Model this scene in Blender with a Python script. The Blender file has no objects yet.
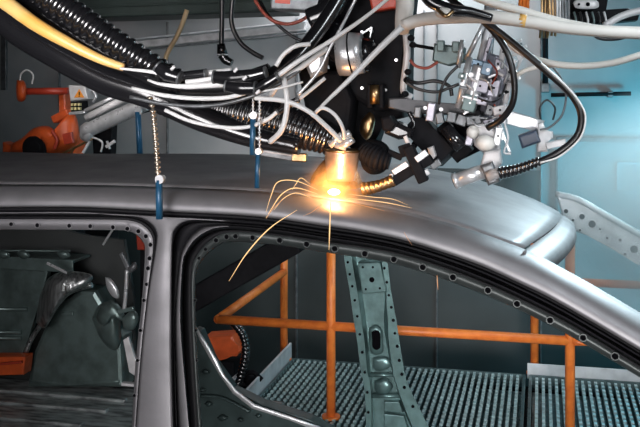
import bpy, bmesh, math, random
from mathutils import Vector, Matrix
random.seed(7)
PI = math.pi
sc = bpy.context.scene
C = sc.collection
CAMZ = 2.10            # camera height above the shop floor
F = 940.0              # focal length in pixels (640 wide frame)
HOR = 80.0             # horizon row
TH = math.radians(13.17)
ct, st = math.cos(TH), math.sin(TH)

# ------------------------------------------------------------------ geometry helpers
def depth_at(px, Y):
    t = (px - 320.0) / F
    return Y / (ct + t * st)
def P(px, py, Y):
    """point on the vertical plane y=Y"""
    t = (px - 320.0) / F
    d = Y / (ct + t * st)
    return Vector((d * (t * ct - st), Y, CAMZ - (py - HOR) * d / F))
def PX(rpx, px, Y):
    return rpx * depth_at(px, Y) / F
def spline(pts, n):
    """Catmull-Rom through pts (tuples), n samples"""
    pts = [tuple(float(c) for c in p) for p in pts]
    if len(pts) == 2:
        return [tuple(a + (b - a) * i / (n - 1) for a, b in zip(*pts)) for i in range(n)]
    ext = [tuple(2 * a - b for a, b in zip(pts[0], pts[1]))] + pts + [tuple(2 * a - b for a, b in zip(pts[-1], pts[-2]))]
    L = [0.0]
    for a, b in zip(pts, pts[1:]):
        L.append(L[-1] + max(1e-9, math.sqrt(sum((x - y) ** 2 for x, y in zip(a, b)))))
    out = []
    for i in range(n):
        s = L[-1] * i / (n - 1)
        k = 0
        while k < len(pts) - 2 and s > L[k + 1]:
            k += 1
        u = (s - L[k]) / (L[k + 1] - L[k])
        p0, p1, p2, p3 = ext[k], ext[k + 1], ext[k + 2], ext[k + 3]
        out.append(tuple(0.5 * (2 * b + (c - a) * u + (2 * a - 5 * b + 4 * c - d) * u * u + (3 * b - a - 3 * c + d) * u ** 3)
                         for a, b, c, d in zip(p0, p1, p2, p3)))
    return out
def BM():
    return bmesh.new()
def tube(bm, pts, r, seg=10, ring=None, mi=0, cap=True):
    """swept tube; r number or list; ring=(relative amplitude, spacing) gives corrugation"""
    pts = [Vector(p) for p in pts]
    n = len(pts)
    rs = list(r) if isinstance(r, (list, tuple)) else [r] * n
    if len(rs) != n:
        rs = [rs[min(len(rs) - 1, int(i / (n - 1) * (len(rs) - 1)))] * (1 - ((i / (n - 1) * (len(rs) - 1)) % 1)) +
              rs[min(len(rs) - 1, int(i / (n - 1) * (len(rs) - 1)) + 1)] * ((i / (n - 1) * (len(rs) - 1)) % 1) for i in range(n)]
    if ring:
        # resample evenly, four samples per ring
        L = [0.0]
        for a, b in zip(pts, pts[1:]):
            L.append(L[-1] + (b - a).length)
        m = max(8, int(L[-1] / ring[1] * 8))
        np_, nr, k = [], [], 0
        for i in range(m + 1):
            s = L[-1] * i / m
            while k < n - 2 and s > L[k + 1]:
                k += 1
            u = (s - L[k]) / max(1e-9, L[k + 1] - L[k])
            np_.append(pts[k].lerp(pts[k + 1], u))
            nr.append((rs[k] * (1 - u) + rs[k + 1] * u) * (1 + ring[0] * (-1.0, -0.2, 0.6, 0.9, 1.0, 0.9, 0.6, -0.2)[i % 8]))
        pts, rs, n = np_, nr, len(np_)
    t = (pts[1] - pts[0]).normalized()
    up = Vector((0, 0, 1)) if abs(t.z) < 0.9 else Vector((0, 1, 0))
    nrm = t.cross(up).normalized()
    rows = []
    for i in range(n):
        a, b = pts[max(0, i - 1)], pts[min(n - 1, i + 1)]
        t = (b - a)
        t = t.normalized() if t.length > 1e-9 else Vector((0, 0, 1))
        nrm = (nrm - t * nrm.dot(t)).normalized()
        bi = t.cross(nrm)
        rows.append([bm.verts.new(pts[i] + (nrm * math.cos(2 * PI * k / seg) + bi * math.sin(2 * PI * k / seg)) * rs[i]) for k in range(seg)])
    for i in range(n - 1):
        for k in range(seg):
            f = bm.faces.new((rows[i][k], rows[i][(k + 1) % seg], rows[i + 1][(k + 1) % seg], rows[i + 1][k]))
            f.smooth = True
            f.material_index = mi
    if cap:
        for f in (bm.faces.new(rows[0][::-1]), bm.faces.new(rows[-1])):
            f.material_index = mi
    return bm
def pxtube(bm, pts, rpx, Y=None, seg=10, ring=None, n=None, mi=0):
    """tube whose way points are given as (column, row, distance)"""
    p3 = [p if len(p) == 3 else (p[0], p[1], Y) for p in pts]
    n = n or max(2, 8 * (len(p3) - 1) + 1 if len(p3) > 2 else 2)
    w = [P(*p) for p in spline(p3, n)]
    m = p3[len(p3) // 2]
    s = depth_at(m[0], m[2]) / F
    r = [x * s for x in rpx] if isinstance(rpx, (list, tuple)) else rpx * s
    if ring:
        ring = (ring[0], ring[1] * s)
    return tube(bm, w, r, seg, ring, mi)
def cyl(bm, a, b, r, r2=None, seg=16, mi=0):
    return tube(bm, [a, b], [r, r2 if r2 is not None else r], seg, None, mi)
def box(bm, cen, size, rot=None, bev=0.0, mi=0):
    ret = bmesh.ops.create_cube(bm, size=1.0)
    vs = ret['verts']
    M = Matrix.Translation(Vector(cen)) @ (rot.to_4x4() if rot is not None else Matrix.Identity(4)) @ Matrix.Diagonal((size[0], size[1], size[2], 1))
    bmesh.ops.transform(bm, matrix=M, verts=vs)
    fs = set(f for v in vs for f in v.link_faces)
    for f in fs:
        f.material_index = mi
    if bev > 0:
        es = list(set(e for v in vs for e in v.link_edges))
        bmesh.ops.bevel(bm, geom=es, offset=min(bev, min(size) * 0.3), segments=2, affect='EDGES', profile=0.5)
    return bm
def rotY(deg):
    return Matrix.Rotation(math.radians(deg), 3, 'Y')
def bar(bm, a, b, w, t, bev=0.0, mi=0):
    """square bar from a to b: w across in the x-z plane, t in depth"""
    a, b = Vector(a), Vector(b)
    d = (b - a)
    L = d.length
    x = d.normalized()
    y = Vector((0, 1, 0))
    y = (y - x * y.dot(x)).normalized()
    z = x.cross(y)
    R = Matrix((x, y, z)).transposed()
    return box(bm, (a + b) / 2, (L, t, w), R, bev, mi)
def pxbar(bm, a, b, wpx, tpx, bev=1.0, mi=0):
    s = depth_at(a[0], a[2]) / F
    return bar(bm, P(*a), P(*b), wpx * s, tpx * s, bev * s, mi)
def prism(bm, outline, Y, th, mi=0, bev=0.0):
    """solid plate from an outline of columns and rows, front face at distance Y"""
    pts = [P(p[0], p[1], Y if len(p) < 3 else p[2]) for p in outline]
    fr = [bm.verts.new(p) for p in pts]
    bk = [bm.verts.new(p + Vector((0, th, 0))) for p in pts]
    n = len(pts)
    faces = [bm.faces.new(fr), bm.faces.new(bk[::-1])]
    side = []
    for i in range(n):
        side.append(bm.faces.new((fr[i], bk[i], bk[(i + 1) % n], fr[(i + 1) % n])))
    for f in faces + side:
        f.material_index = mi
    if bev > 0:
        es = [e for e in faces[0].edges]
        bmesh.ops.bevel(bm, geom=es, offset=bev, segments=2, affect='EDGES', profile=0.5)
    return bm
def pillow(bm, outline, Y, h, steps=6, mi=0, n=48, back=0.02):
    """pressed-metal bulge: outline closes at distance Y and domes towards the viewer by h"""
    o = spline(list(outline) + [outline[0]], n + 1)[:-1]
    cx = sum(p[0] for p in o) / n
    cy = sum(p[1] for p in o) / n
    rings = [[bm.verts.new(P(p[0], p[1], Y + back)) for p in o]]
    for s in range(steps + 1):
        a = s / (steps + 1)
        k = math.cos(a * PI / 2) ** 0.8
        yy = Y - h * math.sin(a * PI / 2)
        rings.append([bm.verts.new(P(cx + (p[0] - cx) * k, cy + (p[1] - cy) * k, yy)) for p in o])
    for a, b in zip(rings, rings[1:]):
        for i in range(n):
            f = bm.faces.new((a[i], a[(i + 1) % n], b[(i + 1) % n], b[i]))
            f.smooth = True
            f.material_index = mi
    f = bm.faces.new(rings[-1]); f.smooth = True; f.material_index = mi
    f = bm.faces.new(rings[0][::-1]); f.material_index = mi
    return bm
def loft(bm, lines, mi=0, smooth=True):
    """lines: lists of 3D points, same count"""
    rows = [[bm.verts.new(p) for p in l] for l in lines]
    for a, b in zip(rows, rows[1:]):
        for i in range(len(a) - 1):
            f = bm.faces.new((a[i], a[i + 1], b[i + 1], b[i]))
            f.smooth = smooth
            f.material_index = mi
    return bm
def loft_sharp(bm, lines, mis=None):
    """like loft but with a crisp crease between neighbouring strips; mis = material per strip"""
    for k, (a, b) in enumerate(zip(lines, lines[1:])):
        loft(bm, [a, b], mis[k] if mis else 0)
    return bm
def ball(bm, c, r, seg=10, mi=0, sc3=(1, 1, 1)):
    ret = bmesh.ops.create_uvsphere(bm, u_segments=seg, v_segments=max(6, seg * 2 // 3), radius=r)
    bmesh.ops.transform(bm, matrix=Matrix.Translation(Vector(c)) @ Matrix.Diagonal((*sc3, 1)), verts=ret['verts'])
    for f in set(f for v in ret['verts'] for f in v.link_faces):
        f.smooth = True
        f.material_index = mi
    return bm
def discY(bm, px, py, Y, rpx, th, mi=0, seg=18, r2=None):
    c = P(px, py, Y)
    s = depth_at(px, Y) / F
    return cyl(bm, c, c + Vector((0, th, 0)), rpx * s, (r2 if r2 else rpx) * s, seg, mi)

# ------------------------------------------------------------------ object helpers
def tag(o, label=None, cat=None, group=None, kind=None):
    if label: o['label'] = label
    if cat: o['category'] = cat
    if group: o['group'] = group
    if kind: o['kind'] = kind
    return o
def thing(name, label, cat, loc, group=None):
    o = bpy.data.objects.new(name, None)
    o.empty_display_size = 0.05
    o.location = loc
    C.objects.link(o)
    return tag(o, label, cat, group)
def origin_of(o):
    v = Vector((0, 0, 0))
    while o is not None:
        v = v + Vector(o.location)
        o = o.parent
    return v
def obj(name, bm, mats, parent=None, solid=None):
    """link the bmesh (built in world space) as one mesh object"""
    if not isinstance(mats, (list, tuple)):
        mats = [mats]
    bm.normal_update()
    if solid is None:
        bmesh.ops.recalc_face_normals(bm, faces=bm.faces[:])
    me = bpy.data.meshes.new(name)
    if parent is None:
        lo = [min(v.co[i] for v in bm.verts) for i in range(3)]
        hi = [max(v.co[i] for v in bm.verts) for i in range(3)]
        org = Vector(((lo[0] + hi[0]) / 2, (lo[1] + hi[1]) / 2, lo[2]))
    else:
        org = origin_of(parent)
    bmesh.ops.translate(bm, vec=-org, verts=bm.verts[:])
    bm.to_mesh(me)
    bm.free()
    for m in mats:
        me.materials.append(m)
    o = bpy.data.objects.new(name, me)
    C.objects.link(o)
    if parent is None:
        o.location = org
    else:
        o.parent = parent
    if solid:
        md = o.modifiers.new('thickness', 'SOLIDIFY')
        md.thickness = solid
        md.offset = 0
    return o
def struct(name, bm, mat):
    return tag(obj(name, bm, mat), kind='structure')

# ------------------------------------------------------------------ materials
def mat(name, col, rough=0.5, metal=0.0, noise=0.0, nscale=20.0, bump=0.0, bscale=60.0, rvar=0.0, spec=0.5, col2=None, stretch=(1, 1, 1), coat=0.0):
    m = bpy.data.materials.new(name)
    m.use_nodes = True
    nt = m.node_tree
    b = nt.nodes['Principled BSDF']
    b.inputs['Base Color'].default_value = (*col, 1)
    b.inputs['Roughness'].default_value = rough
    b.inputs['Metallic'].default_value = metal
    b.inputs['Specular IOR Level'].default_value = spec
    b.inputs['Coat Weight'].default_value = coat
    b.inputs['Coat IOR'].default_value = 2.0
    b.inputs['Coat Roughness'].default_value = 0.16
    tc = nt.nodes.new('ShaderNodeTexCoord')
    mp = nt.nodes.new('ShaderNodeMapping')
    mp.inputs['Scale'].default_value = stretch
    nt.links.new(tc.outputs['Object'], mp.inputs['Vector'])
    if noise > 0 or col2:
        n = nt.nodes.new('ShaderNodeTexNoise')
        n.inputs['Scale'].default_value = nscale
        n.inputs['Detail'].default_value = 5
        nt.links.new(mp.outputs['Vector'], n.inputs['Vector'])
        mx = nt.nodes.new('ShaderNodeMix')
        mx.data_type = 'RGBA'
        c2 = col2 or tuple(c * (1 - noise) for c in col)
        mx.inputs[6].default_value = (*col, 1)
        mx.inputs[7].default_value = (*c2, 1)
        rp = nt.nodes.new('ShaderNodeValToRGB')
        rp.color_ramp.elements[0].position = 0.38
        rp.color_ramp.elements[1].position = 0.66
        nt.links.new(n.outputs['Fac'], rp.inputs['Fac'])
        nt.links.new(rp.outputs['Color'], mx.inputs['Factor'])
        nt.links.new(mx.outputs[2], b.inputs['Base Color'])
        if rvar > 0:
            mr = nt.nodes.new('ShaderNodeMapRange')
            mr.inputs[3].default_value = max(0.02, rough - rvar)
            mr.inputs[4].default_value = min(1, rough + rvar)
            nt.links.new(n.outputs['Fac'], mr.inputs[0])
            nt.links.new(mr.outputs[0], b.inputs['Roughness'])
    if bump > 0:
        n2 = nt.nodes.new('ShaderNodeTexNoise')
        n2.inputs['Scale'].default_value = bscale
        n2.inputs['Detail'].default_value = 4
        nt.links.new(mp.outputs['Vector'], n2.inputs['Vector'])
        bp = nt.nodes.new('ShaderNodeBump')
        bp.inputs['Strength'].default_value = bump
        bp.inputs['Distance'].default_value = 0.01
        nt.links.new(n2.outputs['Fac'], bp.inputs['Height'])
        nt.links.new(bp.outputs['Normal'], b.inputs['Normal'])
    return m
def emit(name, col, strength):
    m = bpy.data.materials.new(name)
    m.use_nodes = True
    nt = m.node_tree
    nt.nodes.clear()
    e = nt.nodes.new('ShaderNodeEmission')
    e.inputs[0].default_value = (*col, 1)
    e.inputs[1].default_value = strength
    o = nt.nodes.new('ShaderNodeOutputMaterial')
    nt.links.new(e.outputs[0], o.inputs['Surface'])
    return m
STEEL = mat('sheet_steel', (0.27, 0.265, 0.28), 0.5, 0.45, 0.22, 9, 0.03, 220, 0.08)
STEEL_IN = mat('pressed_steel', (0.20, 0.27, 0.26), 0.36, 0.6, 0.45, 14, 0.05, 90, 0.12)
PILLAR = mat('zinc_coated_steel', (0.15, 0.25, 0.25), 0.34, 0.6, 0.4, 20, 0.05, 90, 0.1)
ARCH = mat('brushed_arch_steel', (0.62, 0.64, 0.64), 0.33, 0.9, 0.7, 30, 0.35, 60, 0.1, stretch=(2.2, 2.2, 0.25))
HOLE = mat('dark_hole', (0.004, 0.004, 0.005), 0.8, spec=0.0)
GROOVE_SHADE = mat('groove_shade_black', (0.010, 0.010, 0.012), 0.55, spec=.15)  # near-black paints the shade of the recessed door grooves and their ridges
ALU = mat('aluminium', (0.74, 0.75, 0.77), 0.30, 0.55, 0.25, 25, 0.03, 200, 0.1)
PALE = mat('pale_painted_metal', (0.66, 0.65, 0.66), 0.4, 0.1, 0.3, 18)
LILAC = mat('lilac_grey_anodised', (0.46, 0.45, 0.52), 0.34, 0.5, 0.35, 30)
BLUEG = mat('blue_grey_anodised', (0.22, 0.32, 0.42), 0.34, 0.5, 0.35, 30)
FLANGE = mat('dimmed_flange_steel', (0.055, 0.065, 0.065), 0.42, 0.3, 0.3, 20)  # darker copy of the body steel; dimness of the front flange put into colour
DARKM = mat('blackened_steel', (0.010, 0.010, 0.012), 0.6, 0.0, 0.3, 40, 0.05, 150, spec=.08)
MIDM = mat('grey_cast_metal', (0.20, 0.21, 0.22), 0.42, 0.6, 0.4, 30, 0.1, 120)
RUBBER = mat('black_rubber', (0.010, 0.010, 0.012), 0.24, 0.0, 0.3, 50, spec=0.8, coat=0.6)
GLOSSB = mat('glossy_black_plastic', (0.012, 0.012, 0.014), 0.16, 0.0, spec=0.75)
WHITE = mat('white_cable_sheath', (0.80, 0.80, 0.80), 0.35, 0.0, 0.08, 30)
CREAM = mat('cream_hose', (0.86, 0.83, 0.78), 0.4, 0.0, 0.12, 14)
YELLOW = mat('amber_hose', (0.85, 0.45, 0.10), 0.32, 0.0, 0.25, 9, col2=(0.88, 0.58, 0.22))
ORANGE = mat('orange_rail_paint', (0.92, 0.25, 0.045), 0.42, 0.0, 0.3, 22, 0.05, 120, col2=(0.74, 0.16, 0.03))
ROBOT = mat('orange_robot_paint', (0.82, 0.13, 0.03), 0.4, 0.0, 0.3, 14, 0.03, 80)
RED = mat('red_paint', (0.55, 0.06, 0.03), 0.4, 0.0, 0.3, 14)
COPPER = mat('copper', (0.82, 0.58, 0.42), 0.34, 0.75, 0.35, 25, 0.08, 90, 0.1)
BRASS = mat('brass', (0.62, 0.40, 0.20), 0.34, 1.0, 0.4, 30)
BLUE = mat('blue_paint', (0.02, 0.10, 0.20), 0.35, 0.1, 0.3, 30)
WORN = mat('worn_bright_steel', (0.55, 0.72, 0.74), 0.35, 0.4, 0.3, 40)
GALV = mat('galvanised_steel', (0.13, 0.20, 0.21), 0.4, 0.7, 0.35, 22, 0.08, 120, 0.1)
TOE = mat('galvanised_plate', (0.72, 0.74, 0.77), 0.5, 0.2, 0.2, 16)
WALL = mat('painted_wall_panel', (0.36, 0.365, 0.375), 0.55, 0.0, 0.18, 3.0, 0.05, 30, col2=(0.26, 0.29, 0.30))
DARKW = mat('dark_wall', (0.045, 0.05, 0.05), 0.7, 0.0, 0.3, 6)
CONC = mat('shop_floor', (0.10, 0.10, 0.10), 0.6, 0.0, 0.35, 4, 0.08, 30)
BEAM = mat('dark_green_beam', (0.035, 0.055, 0.05), 0.5, 0.2, 0.3, 8)
VALVE = mat('green_grey_valve', (0.16, 0.22, 0.22), 0.4, 0.4, 0.3, 30)
REDC = mat('red_brown_cable', (0.28, 0.05, 0.03), 0.4)
BLACKC = mat('black_cable', (0.012, 0.012, 0.014), 0.32, spec=0.6)
LABELY = mat('orange_sign', (0.85, 0.30, 0.03), 0.5)

# ------------------------------------------------------------------ the setting
def Z(z):            # height relative to the camera -> world
    return CAMZ + z
WY = 5.35
b = BM(); box(b, (0, 3, -0.05), (12, 9, 0.1)); struct('floor', b, CONC)
b = BM(); box(b, (0, 3, 4.25), (12, 9, 0.1)); struct('ceiling', b, DARKW)
b = BM(); box(b, (0, WY + 0.1, 2.1), (12, 0.2, 4.2)); struct('wall_back', b, WALL)
b = BM(); box(b, (-5.2, 3, 2.1), (0.2, 9, 4.2)); struct('wall_left', b, DARKW)
b = BM(); box(b, (3.6, 3, 2.1), (0.2, 9, 4.2)); struct('wall_right', b, WALL)
def seam(name, px, y0, y1, w, mt, dpt=0.02, Y=WY):
    b = BM()
    a, c = P(px, y0, Y), P(px, y1, Y)
    box(b, ((a.x + c.x) / 2, Y - dpt / 2, (a.z + c.z) / 2), (PX(w, px, Y), dpt, abs(a.z - c.z)), None, 0.003)
    return struct(name, b, mt)
k = 1
for px, y0, y1, w, mt in ((297, 18, 440, 2.0, MIDM), (437, 20, 440, 1.6, MIDM), (366, 18, 440, 1.2, MIDM), (541, 30, 400, 2.0, MIDM),
                          (424, 10, 130, 1.0, MIDM), (168, 22, 300, 1.6, MIDM), (60, 30, 200, 1.6, MIDM), (-20, -60, 300, 4, TOE), (5, 30, 90, 6, MIDM)):
    seam('trim_%d' % k, px, y0, y1, w, mt); k += 1
a, c = P(560, 180, WY), P(-60, 180, WY)
b = BM(); box(b, ((P(541, 180, WY).x - 3.6) / 2, WY - 0.004, Z(-.5) / 2), (P(541, 180, WY).x + 3.6, 0.008, Z(-.5)), None, .002); box(b, ((P(541, 180, WY).x + 3.5) / 2, WY - 0.004, Z(-1.25) / 2), (3.5 - P(541, 180, WY).x, 0.008, Z(-1.25)), None, .002); struct('trim_%d' % k, b, mat('dark_lower_wall', (.05, .06, .06), .5, 0, .3, 3)); k += 1  # added dark sheets make the lower back wall darker than above
# doorway with a framed panel on the right of the back wall
b = BM()
for q in (((557, 150), (557, 260), 3.0), ((668, 150), (668, 420), 3.0), ((556, 139), (670, 141), 4.5)):
    pxbar(b, (*q[0], WY - 0.02), (*q[1], WY - 0.02), q[2], 5, 0.5)
struct('door_1', b, MIDM)
b = BM()
for q in (((618, 163), (618, 192)), ((618, 163), (668, 164)), ((618, 192), (668, 193))):
    pxbar(b, (*q[0], WY - 0.012), (*q[1], WY - 0.012), 2.5, 4, 0.5)
struct('window_1', b, TOE)
# cable trunking on the wall
t = thing('cable_trunking', 'pale horizontal cable trunking on the grey back wall behind the hoses', 'trunking', P(230, 40, WY))
b = BM(); pxbar(b, (100, 49, WY - 0.025), (306, 27, WY - 0.025), 7, 9, 0.8); obj('duct', b, PALE, t)
b = BM(); pxbar(b, (100, 43, WY - 0.06), (306, 21.5, WY - 0.06), 1.6, 10, 0.3); obj('lid', b, TOE, t)
b = BM(); pxbar(b, (100, 54, WY - 0.06), (306, 33, WY - 0.06), 1.4, 6, 0.3); obj('lower_lip', b, MIDM, t)
t = thing('wall_rail', 'black horizontal bar with clamps fixed to the pale wall at upper right', 'rail', P(590, 94, WY))
b = BM(); pxtube(b, [(551, 95, WY - 0.06), (631, 93.5, WY - 0.06)], 2.2); obj('bar', b, DARKM, t)
for px in (572, 610):
    b = BM(); box(b, P(px, 94.3, WY - 0.035), (0.03, 0.07, 0.035), None, 0.004); obj('bracket', b, MIDM, t)
# overhead gantry beam
t = thing('gantry_beam', 'dark green overhead beam crossing the top left in front of the wall', 'beam', P(190, 10, 4.6))
b = BM(); pxbar(b, (60, 4, 4.6), (292, -4, 4.6), 34, 60, 1); obj('web', b, BEAM, t)
for dy in (-14, -5, 4, 13):
    b = BM(); pxbar(b, (60, 4 + dy, 4.44), (292, -4 + dy, 4.44), 2.2, 4, 0.5); obj('rib', b, BEAM, t)

# ------------------------------------------------------------------ the car body
def Ys(zr):          # near body side: tumblehome below the rail
    return 2.30 - 0.10 * max(0.0, -0.45 - zr)
def S(px, py, off=0.0):
    Y = 2.3
    for _ in range(4):
        Y = Ys(P(px, py, Y).z - CAMZ)
    return P(px, py, Y + off)
def sl(pts, off, n=90):
    return [S(p[0], p[1], off) for p in spline(pts, n)]
car = thing('car_body', 'bare grey steel car body shell with open door frames, being welded', 'car body', (-0.9, 2.9, CAMZ - 1.5))
L0 = [(-60, 184), (0, 184.5), (80, 185), (160, 187), (260, 191.5), (320, 198), (400, 211), (440, 221), (480, 233), (523, 249), (541, 257), (587, 282), (640, 313), (690, 343)]
L1 = [(-60, 206), (0, 207), (80, 207), (160, 211), (240, 215), (280, 219), (320, 225), (360, 231), (400, 239), (440, 251), (480, 265), (520, 283), (560, 303), (640, 350), (690, 380)]
N = 120
a0 = spline(L0, N); a1 = spline([(p[0], p[1]) for p in L1], N)
def atx(line, x):
    for p, q in zip(line, line[1:]):
        if p[0] <= x <= q[0]:
            u = (x - p[0]) / (q[0] - p[0]); return p[1] + (q[1] - p[1]) * u
    return line[0][1] if x < line[0][0] else line[-1][1]
xs = [-60 + 750 * i / (N - 1) for i in range(N)]
e0 = [(x, atx(a0, x)) for x in xs]; e1 = [(x, atx(a1, x)) for x in xs]
prof = [(0.0, 0.085), (0.12, 0.06), (0.3, 0.032), (0.5, 0.014), (0.7, 0.004), (0.9, 0.0), (1.0, 0.004)]
b = BM()
loft(b, [[S(x, ya + (yb - ya) * u, off) for (x, ya), (_, yb) in zip(e0, e1)] for u, off in prof])
for sub, ridge in ((e1[:36], 0), (e1[35:], 1)):
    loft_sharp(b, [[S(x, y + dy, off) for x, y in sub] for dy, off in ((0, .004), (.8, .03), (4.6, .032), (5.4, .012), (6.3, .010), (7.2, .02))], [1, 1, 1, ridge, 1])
obj('roof_rail', b, [STEEL, GROOVE_SHADE], car, solid=0.002)
# B-pillar face
lc = [(100, 214), (135, 216), (150, 222), (157, 232), (156.5, 246), (148, 300), (141.5, 360), (135.5, 440)]
rc = [(230, 221), (197, 219.5), (183, 222), (175, 229), (172, 240), (171, 300), (171, 360), (173, 440)]
ls, rs_ = spline(lc, 60), spline(rc, 60)
b = BM()
loft(b, [[S(p[0] + (q[0] - p[0]) * u, p[1] + (q[1] - p[1]) * u, o) for p, q in zip(ls, rs_)] for u, o in ((0, .003), (.08, .0), (.5, -.001), (.92, 0), (1, .003))])
obj('door_pillar', b, STEEL, car, solid=0.002)
# rear door opening flange
R0 = [(-60, 213.5), (100, 214), (135, 216), (150, 222), (157, 232), (156.5, 246), (148, 300), (141.5, 360), (135.5, 440)]
R1 = [(-60, 216), (100, 216.5), (133, 218.5), (147, 224.5), (154, 233.5), (155, 247), (147.3, 300), (140.9, 360), (134.9, 440)]
R2 = [(-60, 219), (100, 219.5), (132, 221), (144, 226), (151, 234), (153, 248), (146.6, 300), (140.2, 360), (134.3, 440)]
R3 = [(-60, 228.5), (105, 229), (128, 230), (138, 234), (144, 241), (146, 250), (143, 300), (137, 360), (132, 440)]
R4 = [(-60, 229.5), (105, 230), (127, 231), (137, 235), (143, 242), (145, 251), (142, 300), (136, 360), (131, 440)]
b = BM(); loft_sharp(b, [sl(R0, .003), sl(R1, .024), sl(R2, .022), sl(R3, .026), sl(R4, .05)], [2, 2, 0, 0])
def holes(b, lst, off, r=2.0, side=True, Y=None, mr=0):
    for h in lst:
        x, y = h[0], h[1]; rr = h[2] if len(h) > 2 else r
        c = S(x, y, off) if side else P(x, y, Y)
        s = c.y / F
        tube(b, [c + Vector((0, -0.003, 0)), c + Vector((0, 0.002, 0))], rr * s * 1.35, 14, None, mr)
        cyl(b, c + Vector((0, -0.0045, 0)), c + Vector((0, -0.001, 0)), rr * s, seg=14, mi=1)
holes(b, [(-8, 224), (12, 224), (38, 225), (70, 225.5), (91, 226), (113.5, 227), (128, 228.5), (139, 231), (146.5, 236), (151, 244.5), (150, 258), (148.5, 268), (147, 284, 1.6), (144.5, 300, 1.6), (141, 330, 1.6), (138, 360, 1.4), (135, 395, 1.4)], .022, 2.0)
obj('rear_door_flange', b, [STEEL, HOLE, GROOVE_SHADE], car, solid=0.0015)
# front door opening: channel, ridge and flange, groove shade painted in
C0 = [(173, 440), (171.5, 380), (171, 320), (171, 260), (172, 240), (175, 229), (183, 222), (197, 219.5), (230, 221), (280, 225), (320, 231), (400, 244.5), (480, 271), (560, 309), (640, 356), (690, 386)]
C1 = [(176, 440), (174, 380), (173, 320), (173, 260), (174.5, 243), (178, 232), (185, 225.5), (198, 222.5), (230, 223.5), (280, 227.5), (320, 233.5), (400, 247), (480, 273.5), (560, 311.5), (640, 358.5), (690, 388.5)]
C2 = [(178, 440), (175.5, 380), (174.5, 320), (180, 262), (184, 247), (190, 237), (200, 228), (212, 225.5), (235, 225.5), (280, 229.5), (320, 235.5), (400, 249), (480, 275.5), (560, 313.5), (640, 360.5), (690, 390.5)]
C2b = [(190, 440), (184.5, 380), (180, 320), (182, 265), (187, 250), (196, 238), (210, 229.4), (220, 227.2), (238, 226.8), (280, 230.8), (320, 236.8), (400, 250.1), (480, 276.8), (560, 314.8), (640, 361.8), (690, 391.8)]
C3 = [(192, 440), (187, 380), (184, 320), (185, 267), (190, 252), (199, 241), (213, 232.5), (224, 230.3), (240, 230), (280, 234), (320, 240), (400, 253), (480, 280), (560, 318), (640, 365), (690, 395)]
C4 = [(199, 440), (195, 380), (192, 320), (192, 270), (196, 257), (205, 245), (218, 235.5), (228, 232.5), (242, 232), (280, 236), (320, 242), (400, 255), (480, 282.5), (560, 320.5), (640, 368), (690, 398)]
C5 = [(202, 440), (197.5, 380), (194.5, 320), (194.5, 276), (198.5, 263), (207, 252), (220, 242.5), (230, 240.5), (243, 240.5), (280, 244), (320, 250), (400, 264), (480, 291.5), (560, 329), (640, 376), (690, 406)]
C6 = [(p[0] + (1.2 if i < 8 else 0), p[1] + (0 if i < 4 else 1.2)) for i, p in enumerate(C5)]
b = BM(); q2, q2b = sl(C2, .05, 140), sl(C2b, .012, 140)
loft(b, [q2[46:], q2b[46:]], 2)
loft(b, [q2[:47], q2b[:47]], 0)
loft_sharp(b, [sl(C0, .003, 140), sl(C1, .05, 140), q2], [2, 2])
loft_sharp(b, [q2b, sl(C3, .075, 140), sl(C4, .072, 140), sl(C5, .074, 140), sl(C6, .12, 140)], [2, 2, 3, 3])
#, sl(C1, .05, 140), sl(C2, .05, 140), sl(C2b, .012, 140), sl(C3, .075, 140), sl(C4, .072, 140), sl(C5, .074, 140), sl(C6, .12, 140)], [2, 2, 0, 2, 2, 3, 3])
holes(b, [(199.5, 258, 1.4), (206, 249, 1.5), (216.5, 240), (227, 236.5), (236, 236), (253, 237.5), (280, 240, 2.4), (307, 244, 2.4), (335, 248.5, 2.6), (365, 253.5, 2.6), (394, 259, 2.6), (423, 267, 2.7), (453, 277, 2.7), (488, 290, 2.7), (517, 303.5, 2.7), (550, 320, 2.7), (583, 337.5, 2.7), (615, 356, 2.8), (195.5, 300, 1), (196, 330, 1), (197, 360, 1)], .071, 2.2, mr=3)
obj('front_door_flange', b, [STEEL, HOLE, GROOVE_SHADE, FLANGE], car, solid=0.0015)
# roof skin
sx = []
for p in e0:
    w = S(p[0], p[1], .085); sx.append((w.x, w.z, w.y))
def zs(x):
    for p, q in zip(sx, sx[1:]):
        if p[0] <= x <= q[0]:
            u = (x - p[0]) / (q[0] - p[0]); return p[1] + (q[1] - p[1]) * u
    return sx[0][1]
y0r, y1r = 2.385, 3.46
xn = S(523, 249, .085).x; xf = P(556, 197, y1r).x
nu, nv = 70, 26
b = BM(); rows = []
def frontx(v):
    return xn + (xf - xn) * v + 0.045 * 4 * v * (1 - v)
for j in range(nv + 1):
    v = j / nv
    Y = y0r + (y1r - y0r) * v
    row = []
    for i in range(nu + 1):
        u = i / nu
        x = -3.4 + (frontx(v) + 3.4) * u ** 0.8
        z = zs(x) + 0.032 * 4 * v * (1 - v)
        e = max(0, (v - 0.93) / 0.07)
        z -= 0.03 * e * e
        row.append(Vector((x, Y, z)))
    rows.append(row)
# far cant rail dropping below the skin
rows.append([p + Vector((0, 0.03, -0.05)) for p in rows[-1]])
rows.append([p + Vector((0, -0.03, -0.08)) for p in rows[-1]])
loft(b, rows); obj('roof_panel', b, STEEL, car, solid=0.002)
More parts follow.
